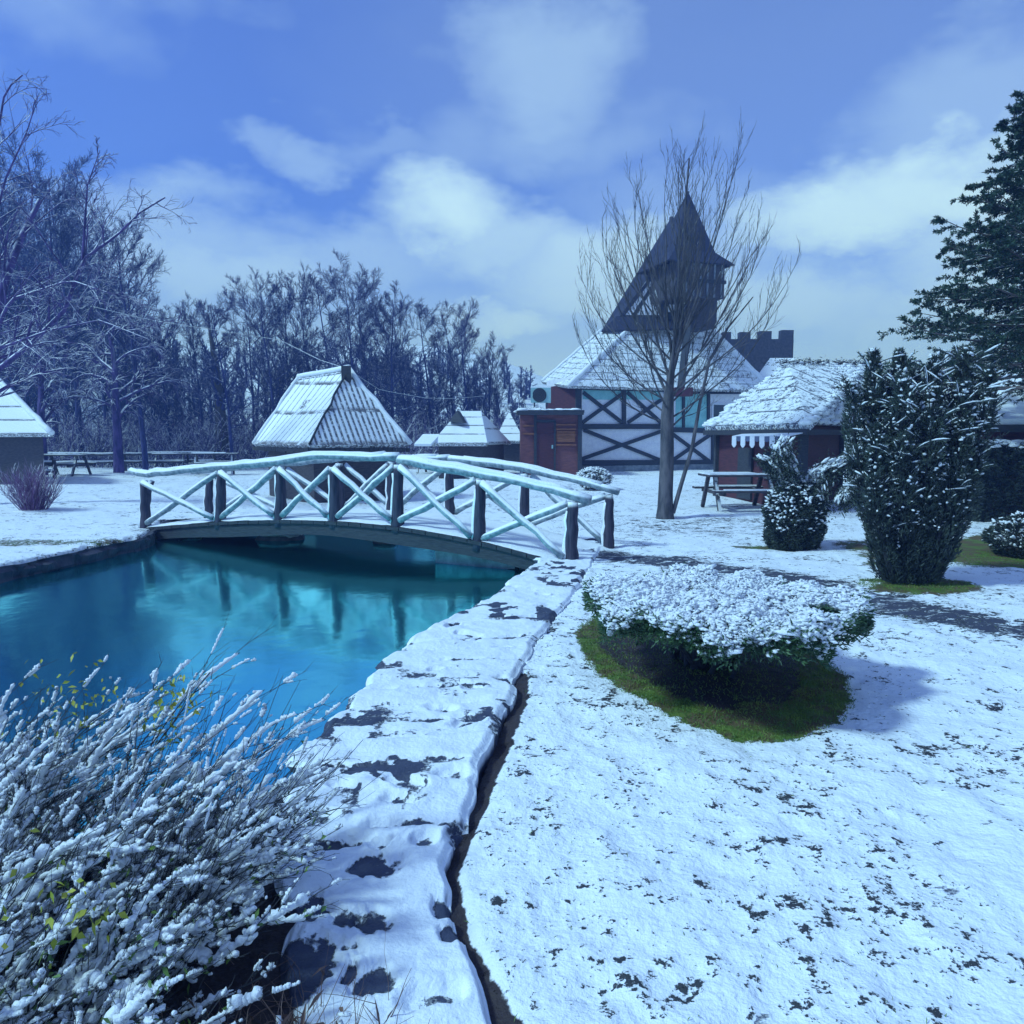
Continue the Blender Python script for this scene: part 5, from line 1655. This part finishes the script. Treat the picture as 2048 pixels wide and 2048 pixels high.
def evergreen(name, base, H, prof, nl, ns, label, mat='yew', seed=1, snowf=(.3, 1.0), leaf=(.03, .06), arch=None, cat='shrub', ssz=(.012, .03), up=.5, spow=1.0):
    """shrub whose outline is prof: [(height fraction, radius)], foliage blades + snow pads"""
    rng = np.random.default_rng(seed); b = Vector(base); t = thing(name, b, label, cat)
    hf = [p[0] for p in prof]; rf = [p[1] for p in prof]
    mb = MB(); N = 26; a = rng.uniform(0, 6.28, N); q = rng.uniform(.1, .9, N); f = np.linspace(0, 1, 8)[None]
    rr = q[:, None] * np.interp(f, hf, rf); P = np.stack([b.x + rr * np.cos(a)[:, None], b.y + rr * np.sin(a)[:, None], b.z + f * H * rng.uniform(.75, .98, N)[:, None]], -1)
    tubes(mb, P, taper(np.full(N, .018), 8, .3), 5); mb.build('stems', M['twig'], t, smooth=True)
    lm = MB(); f = rng.uniform(0, 1, nl); a = rng.uniform(0, 6.28, nl)
    lum = .82 + .36 * fbm(a * 2.2 + 10, f * 7, seed, 3)
    r = np.interp(f, hf, rf) * lum * rng.uniform(.35, 1, nl) ** .35
    C = np.stack([b.x + r * np.cos(a), b.y + r * np.sin(a), b.z + f * H], -1)
    D = np.stack([np.cos(a), np.sin(a), np.full(nl, up)], -1) + rng.normal(0, .55, (nl, 3))
    blades(lm, C, D, rng.uniform(leaf[0], leaf[1], nl), leaf[1] * .16, rng)
    sm = MB(); f = snowf[0] + (snowf[1] - snowf[0]) * rng.uniform(0, 1, ns) ** spow; a = rng.uniform(0, 6.28, ns)
    r = np.interp(f, hf, rf) * rng.uniform(.5, 1.08, ns); C = np.stack([b.x + r * np.cos(a), b.y + r * np.sin(a), b.z + f * H + .01], -1)
    s = rng.uniform(ssz[0], ssz[1], ns); ax_ = np.stack([np.cos(a), np.sin(a), rng.uniform(-.3, .6, ns)], -1) + rng.normal(0, .3, (ns, 3))
    blobs(sm, C, np.stack([s * 2.2, s, s * .6], -1), rng, 1, .25, ax_)
    if arch:
        for pts, rad_, n1 in arch:
            Pp = resample(np.array([tuple(p) for p in pts]), .05); st_mb = MB(); tube1(mb2 := MB(), Pp, .015, 5); mb2.build('bough', M['twig'], t, smooth=True)
            k = rng.integers(0, len(Pp), n1); u = k / len(Pp); off = rng.normal(0, 1, (n1, 3)) * rad_ * np.array([.6, .8, .45]); off[:, 2] -= np.abs(rng.normal(0, rad_ * .7, n1))
            blades(lm, Pp[k] + off, nrm(off) + rng.normal(0, .5, (n1, 3)), rng.uniform(leaf[0], leaf[1], n1), leaf[1] * .16, rng)
            n2 = n1 // 16; k = rng.integers(0, len(Pp), n2); off = rng.normal(0, 1, (n2, 3)) * rad_ * np.array([.5, .6, .2]); dd = np.gradient(Pp, axis=0)[k]; s = rng.uniform(ssz[0], ssz[1], n2)
            blobs(sm, Pp[k] + off + [0, 0, .03], np.stack([s * 3.2, s, s * .7], -1), rng, 1, .2, dd + rng.normal(0, .01, dd.shape))
    lm.build('foliage', M[mat], t); sm.build('snow_pads', M['snow'], t, smooth=True)
    return t


def mid_bush():
    b = G(1585, 1095); Y = b.y
    q = lambda x, y, dy=0: W(x, y, Y + dy)
    arch = [([q(1640, 1010), q(1630, 950), q(1680, 925), q(1730, 915), q(1760, 940)], .13, 5000), ([q(1590, 1000), q(1580, 940), q(1560, 900), q(1570, 885)], .11, 4200), ([q(1570, 985), q(1555, 950), q(1535, 925), q(1520, 918)], .05, 1200),
            ([q(1690, 1000, -.3), q(1700, 975, -.3), q(1730, 962, -.3), q(1765, 970, -.3)], .10, 3000)]
    evergreen('conifer_shrub', b, .92, [(0, .33), (.25, .38), (.6, .40), (.85, .32), (1, .12)], 24000, 950, 'dark rounded conifer shrub with snowy boughs arching right, left of the tall clump', seed=4, snowf=(.30, 1), arch=arch, ssz=(.012, .028))
    evergreen('snowy_ball_bush', G(1187, 978), .62, [(0, .25), (.3, .48), (.6, .52), (.85, .38), (1, .12)], 6000, 900, 'small ball shaped bush thickly dotted with snow behind the right bridge railing', seed=9, snowf=(.1, 1), ssz=(.025, .05), cat='bush')
    # bush at the very right edge
    evergreen('low_conifer', G(2050, 1112), .55, [(0, .3), (.4, .5), (.8, .35), (1, .1)], 9000, 400, 'low snowy conifer cut off by the right picture edge', seed=10, snowf=(.2, 1), cat='bush')
    # ivy-dark low plant beneath hut railing
    evergreen('small_shrub', G(575, 945, 0), 1.1, [(0, .3), (.5, .7), (1, .2)], 4000, 250, 'small snowy shrub at the left eave of the ribbed roof hut', seed=13, snowf=(.3, 1), leaf=(.06, .12), ssz=(.03, .06))


mid_bush()


def hedge():
    rng = np.random.default_rng(14)
    a = G(1950, 1046); Lx = 5.2; t = thing('clipped_hedge', a + Vector((Lx / 2, .6, 0)), 'dark clipped hedge with snow along its top under the right edge hut roof', 'hedge')
    H = 1.42; n = 52000
    x = a.x + rng.uniform(0, Lx, n); z = rng.uniform(0, H, n); y = a.y + rng.uniform(0, 1, n) ** 3 * 1.0 + (fbm(x * 3, z * 3, 5, 3) - .5) * .25
    D = np.stack([rng.normal(0, .6, n), np.full(n, -.9), rng.normal(.3, .6, n)], -1); lm = MB(); blades(lm, np.stack([x, y, z], -1), D, rng.uniform(.05, .09, n), .011, rng)
    n = 9000; x = a.x + rng.uniform(0, .25, n); y = a.y + rng.uniform(0, 1, n); z = rng.uniform(0, H, n); blades(lm, np.stack([x, y, z], -1), rng.normal(0, 1, (n, 3)), rng.uniform(.05, .09, n), .011, rng)
    lm.build('foliage', M['yew'], t)
    mb = MB(); mb.box((a.x + Lx / 2 + .1, a.y + .55, H / 2 - .06), (Lx - .15, .8, H - .12)); mb.build('core', M['twig'], t)
    n = 420; sm = MB(); s = rng.uniform(.05, .12, n); blobs(sm, np.stack([a.x + rng.uniform(0, Lx, n), a.y + rng.uniform(0, 1, n), H + rng.normal(0, .03, n)], -1), np.stack([s * 1.5, s, s * .4], -1), rng, 1, .2)
    sm.build('snow_pads', M['snow'], t, smooth=True)


hedge()


def spruce(loc, H, label, seed, rbase=2.6, z0=1.0):
    rng = np.random.default_rng(seed); t = thing('spruce_tree', loc, label, 'tree'); b = np.array(loc)
    mb = MB(); P0 = np.array([[b + [0, 0, z] for z in np.linspace(-.2, H, 14)]]); R0 = taper(np.array([.2]), 14, .06); tubes(mb, P0, R0, 10); mb.build('trunk', M['bark'], t, smooth=True)
    K = int(H * 19); z = np.sort(rng.uniform(z0, H * .985, K)); a = np.arange(K) * 2.39996 + rng.uniform(-.3, .3, K)
    L = rbase * (1 - z / H) ** .78 * rng.uniform(.75, 1.12, K) + .12
    st = np.stack([np.full(K, b[0]), np.full(K, b[1]), b[2] + z], -1); el = np.interp(z / H, [0, .6, 1], [-.10, .15, .9])
    d = np.stack([np.cos(a), np.sin(a), el], -1)
    P1 = grow(st, d, L, 9, .03, (0, 0, -.045), rng, (0, 0, .09)); R1 = taper(.010 + L * .010, 9, .2); br = MB(); tubes(br, P1, R1, 5)
    k2 = 13; s, dd, L2, r = spawn(P1, R1, k2, .18, .99, (38, 62), .36, .5, rng, L, 0, lpow=.6, rmin=.005)
    dd[:, 2] *= .35; L2 = np.maximum(L2, .12); P2 = grow(s, dd, L2, 5, .05, (0, 0, -.03), rng); R2 = taper(r, 5, .5); tubes(br, P2, R2, 3)
    s, dd, L3, r = spawn(P2, R2, 4, .2, .9, (35, 60), .42, .6, rng, L2, 0, rmin=.004); dd[:, 2] *= .5; L3 = np.maximum(L3, .08); P3 = grow(s, dd, L3, 3, .05, (0, 0, -.02), rng)
    br.build('boughs', M['bark'], t, smooth=True)
    lm = MB()
    for P, L_, per, ln in ((P1, L, 80, .06), (P2, L2, 52, .060), (P3, L3, 28, .058)):
        N, m, _ = P.shape; u = rng.uniform(.12, 1, (N, per)) * (m - 1); i = np.minimum(u.astype(int), m - 2); w = (u - i)[..., None]; ii = np.arange(N)[:, None]
        C = P[ii, i] * (1 - w) + P[ii, i + 1] * w; T = nrm(P[ii, i + 1] - P[ii, i]); D = T * .75 + nrm(rng.normal(0, 1, C.shape)) * .8
        blades(lm, C.reshape(-1, 3), D.reshape(-1, 3), rng.uniform(ln * .8, ln * 1.3, N * per), .009, rng)
    lm.build('needles', M['needle'], t)
    sm = MB(); ks = rng.choice(len(P2), len(P2) // 5, replace=False); C = P2[ks, 2] + [0, 0, .025]; ax_ = P2[ks, 4] - P2[ks, 0]; s = rng.uniform(.010, .024, len(ks))
    blobs(sm, C, np.stack([np.linalg.norm(ax_, axis=1) * .35, s, s * .6], -1), rng, 1, .2, ax_); sm.build('snow_pads', M['snow'], t, smooth=True)
    return t


pz = W(2118, 900, 12.5); spruce((pz.x, 12.5, 0), 7.8, 'tall dark spruce with ragged boughs at the right picture edge', 3, rbase=3.6, z0=2.3)


# ------------------------------------------------------------------ foreground shrub
def foreground():
    rng = np.random.default_rng(101)
    # ---- main snow-laden shrub
    t = thing('snow_laden_shrub', (-1.15, 2.05, 0), 'large foreground shrub with slanting twigs thickly coated in snow at the pond edge', 'shrub')
    N = 760
    x = rng.uniform(-3.1, -1.0, N); y = rng.uniform(1.0, 2.62, N)
    hgt = np.interp(y, [1.0, 1.5, 2.1, 2.6], [.42, .56, .74, .86]) * np.interp(x, [-1.6, -.8], [1, .80])
    st = np.stack([x, y, np.full(N, -.02)], -1)
    lean = np.stack([rng.normal(.85, .34, N), rng.normal(.12, .28, N), np.ones(N)], -1)
    L = hgt * rng.uniform(.55, 1.2, N)
    # right-hand stems lean out low over the path
    L = L * np.interp(x, [-1.6, -1.0], [1, .86])
    P = grow(st, lean, L, 14, .05, (.02, .0, .02), rng, (.05, 0, -.03)); R = taper(rng.uniform(.0026, .0044, N), 14, .45)
    mb = MB(); tubes(mb, P, R, 5)
    s, d, L2, r = spawn(P, R, 7, .22, .95, (10, 38), .40, .75, rng, L, .08, rmin=.0012)
    P2 = grow(s, d, L2, 8, .05, (.02, 0, .01), rng); R2 = taper(r, 8, .45); tubes(mb, P2, R2, 4)
    s, d, L3, r = spawn(P2, R2, 3, .2, .9, (12, 40), .50, .75, rng, L2, .05, rmin=.0010)
    P3 = grow(s, d, L3, 6, .06, (0, 0, 0), rng); R3 = taper(r, 6, .5); tubes(mb, P3, R3, 3)
    mb.build('stems', M['timber'], t, smooth=True)
    sm = MB()
    def sleeves(Pl, frac, r0, r1, runs=1, lo=.15):
        """snow lying along the upper side of stems in long uneven runs"""
        Nn, m, _ = Pl.shape
        for _ in range(runs):
            sel = np.where(rng.uniform(0, 1, Nn) < frac)[0]; k = len(sel)
            a = rng.uniform(lo, .85, k); e = np.minimum(a + rng.uniform(.10, .40, k), .99)
            n = 19; f = a[:, None] + (e - a)[:, None] * np.linspace(0, 1, n)[None]
            u = f * (m - 1); i_ = np.minimum(u.astype(int), m - 2); w = (u - i_)[..., None]; ii = sel[:, None]
            Q = Pl[ii, i_] * (1 - w) + Pl[ii, i_ + 1] * w
            g = np.linspace(0, 1, n); prof = np.minimum(1, np.minimum(g * 7 + .25, (1 - g) * 7 + .25)) ** .6
            ns = vnoise(np.tile(np.arange(n) * 1.15, (k, 1)) + rng.uniform(0, 99, (k, 1)), np.zeros((k, n)), 3)
            Rr = rng.uniform(r0, r1, k)[:, None] * prof[None] * (.35 + 1.1 * ns)
            Q = Q + np.array([0, 0, 1.]) * (Rr * .75)[..., None]
            tubes(sm, Q, Rr, 7, cap=True)
    sleeves(P, .80, .006, .0145, 3); sleeves(P2, .65, .004, .010, 2, .05); sleeves(P3, .35, .003, .006, 1, .05)
    # clumps of snow caught in the forks
    K = 1300; k = rng.integers(0, N, K); i_ = rng.integers(3, 10, K); C = P[k, i_] + [0, 0, .012] + rng.normal(0, .004, (K, 3)); ax_ = nrm(P[k, i_] - P[k, i_ - 2]) + rng.normal(0, .35, (K, 3)); q = rng.uniform(.006, .016, K)
    for _ in range(2): blobs(sm, C + rng.normal(0, .007, (K, 3)), np.stack([q * rng.uniform(.9, 1.8, K), q, q * .8], -1), rng, 2, .28, ax_, .85)
    K = 420; k = rng.integers(0, N, K); i_ = rng.integers(4, 11, K); C = P[k, i_] + [0, 0, .015]; ax_ = nrm(P[k, i_] - P[k, i_ - 2]) + rng.normal(0, .3, (K, 3)); q = rng.uniform(.010, .026, K)
    for _ in range(5):
        blobs(sm, C + rng.normal(0, .016, (K, 3)), np.stack([q * rng.uniform(.8, 1.9, K), q, q * .75], -1), rng, 2, .26, ax_ + rng.normal(0, .2, (K, 3)), .8)
    sm.build('snow_coating', M['snow'], t, smooth=True)
    # green leaves inside and yellow-green ones near the top
    lm = MB(); K = 5200; k = rng.integers(0, len(P2), K); C = P2[k, rng.integers(0, 6, K)]; keep = C[:, 2] < .42; C = C[keep]; K = len(C)
    blades(lm, C, rng.normal(0, 1, (K, 3)), rng.uniform(.018, .038, K), rng.uniform(.004, .008, K), rng, .2); lm.build('leaves', M['leaf'], t)
    ym = MB()
    for (px, py, Y, n, sp) in ((360, 1390, 2.62, 52, .045), (345, 1450, 2.55, 52, .05), (130, 1420, 2.7, 68, .09), (170, 1800, 1.75, 40, .05), (90, 1780, 1.7, 22, .06), (200, 1420, 2.7, 40, .06)):
        c = np.array(W(px, py, Y)); C = c + rng.normal(0, sp, (n, 3)); blades(ym, C, rng.normal(0, 1, (n, 3)) + [0, 0, -.3], rng.uniform(.014, .034, n), rng.uniform(.004, .009, n), rng, .2)
    ym.build('yellow_leaves', M['leaf_yellow'], t)
    # ---- bare upright stalks
    t2 = thing('reed_stalks', (-.9, 2.3, 0), 'thin dark upright stalks rising out of the snowy foreground shrub', 'reeds')
    mb = MB(); n = 420; st = np.stack([rng.uniform(-2.2, -.95, n), rng.uniform(1.75, 2.7, n), np.zeros(n)], -1); d = np.stack([rng.normal(.55, .35, n), rng.normal(0, .15, n), np.ones(n)], -1)
    P = grow(st, d, rng.uniform(.35, .80, n), 9, .03, (.01, 0, 0), rng); tubes(mb, P, taper(rng.uniform(.0014, .0026, n), 9, .35), 4); mb.build('stalks', M['timber'], t2, smooth=True)
    # ---- withered grass tuft at the lower right of the shrub
    t3 = thing('withered_plant', (-.56, 1.46, 0), 'brown withered grass and stalks between the foreground shrub and the path', 'plant')
    mb = MB(); n = 1700; st = np.stack([rng.normal(-.56, .13, n), rng.normal(1.46, .20, n), np.zeros(n)], -1); d = rng.normal(0, .7, (n, 3)); d[:, 2] = np.abs(d[:, 2]) * .6 + .15
    P = grow(st, d, rng.uniform(.08, .30, n), 7, .16, (0, 0, -.10), rng); tubes(mb, P, taper(rng.uniform(.0010, .0024, n), 7, .3), 3); mb.build('stalks', M['deadleaf'], t3, smooth=True)
    mb = MB(); n = 260; st = np.stack([rng.normal(-.55, .12, n), rng.normal(1.46, .18, n), rng.uniform(.02, .14, n)], -1); blades(mb, st, rng.normal(0, 1, (n, 3)), rng.uniform(.04, .10, n), .006, rng, .2); mb.build('dead_leaves', M['deadleaf'], t3)
    mb = MB(); n = 60; st = np.stack([rng.normal(-.58, .13, n), rng.normal(1.48, .18, n), rng.uniform(.05, .14, n)], -1); s = rng.uniform(.005, .013, n); blobs(mb, st, np.stack([s * 3, s, s * .6], -1), rng, 1, .2); mb.build('snow_bits', M['snow'], t3, smooth=True)


foreground()


def grasses():
    rng = np.random.default_rng(55)
    # short grass in the bare patch under the table bush and other green patches
    mb = MB(); C = []
    def infill(P, n):
        x = rng.uniform(P[:, 0].min(), P[:, 0].max(), n * 3); y = rng.uniform(P[:, 1].min(), P[:, 1].max(), n * 3); sd = poly_sd(x, y, P)
        k = (sd < .03) & (rng.uniform(0, 1, n * 3) < .35 + .65 * (poly_sd(x, y, soil_patch) > 0)); return x[k][:n], y[k][:n]
    x, y = infill(grass_patch, 16000); h, _ = ground_h(x, y); C.append(np.stack([x, y, h - .005], -1))
    for (px, py, rx, ry, n) in ((1830, 1170, .60, .38, 4000), (1985, 1120, 1.3, .7, 4000), (20, 1085, 2.4, .35, 2500)):
        c = G(px, py); a = rng.uniform(0, 6.28, n); r = np.sqrt(rng.uniform(0, 1, n)); x = c.x + rx * r * np.cos(a); y = c.y + ry * r * np.sin(a); h, sd = ground_h(x, y); k = sd > .03; C.append(np.stack([x, y, h - .005], -1)[k])
    C = np.concatenate(C); n = len(C); D = rng.normal(0, .6, (n, 3)); D[:, 2] = 1
    blades(mb, C, D, rng.uniform(.015, .04, n), .0022, rng, .2)
    tag(mb.build('grass', M['grass']), 'short green grass where the snow has melted', 'grass', kind='stuff')
    # single blades poking through the lawn snow
    mb = MB(); n = 9000; r = rng.uniform(0, 1, n) ** .6 * 7 + 1.7; a = rng.uniform(-.15, .75, n); x = r * np.sin(a); y = r * np.cos(a)
    k = (fbm(x * 3, y * 3, 88, 3) > .5) & (poly_sd(x, y, np.concatenate([pathR, pathL[::-1]])) > .05); x, y = x[k], y[k]
    h, sd = ground_h(x, y); k = sd > .2; C = np.stack([x, y, h - .004], -1)[k]; n = len(C); D = rng.normal(0, .8, (n, 3)); D[:, 2] = .8
    blades(mb, C, D, rng.uniform(.012, .035, n), .0016, rng, .3)
    tag(mb.build('sparse_grass', M['grass']), 'sparse grass tips poking through the lawn snow', 'grass', kind='stuff')


grasses()


def haze():
    m = bpy.data.materials.new('air'); m.use_nodes = True; nt = m.node_tree; nt.nodes.clear()
    out = nt.nodes.new('ShaderNodeOutputMaterial'); v = nt.nodes.new('ShaderNodeVolumePrincipled')
    v.inputs['Color'].default_value = (.20, .38, 1.0, 1); v.inputs['Absorption Color'].default_value = (.4, .5, .7, 1); v.inputs['Density'].default_value = .0042; v.inputs['Anisotropy'].default_value = .2
    nt.links.new(v.outputs[0], out.inputs['Volume'])
    mb = MB(); mb.box((0, 0, 16.5), (560, 560, 37))
    o = mb.build('haze', m); tag(o, kind='stuff')


haze()
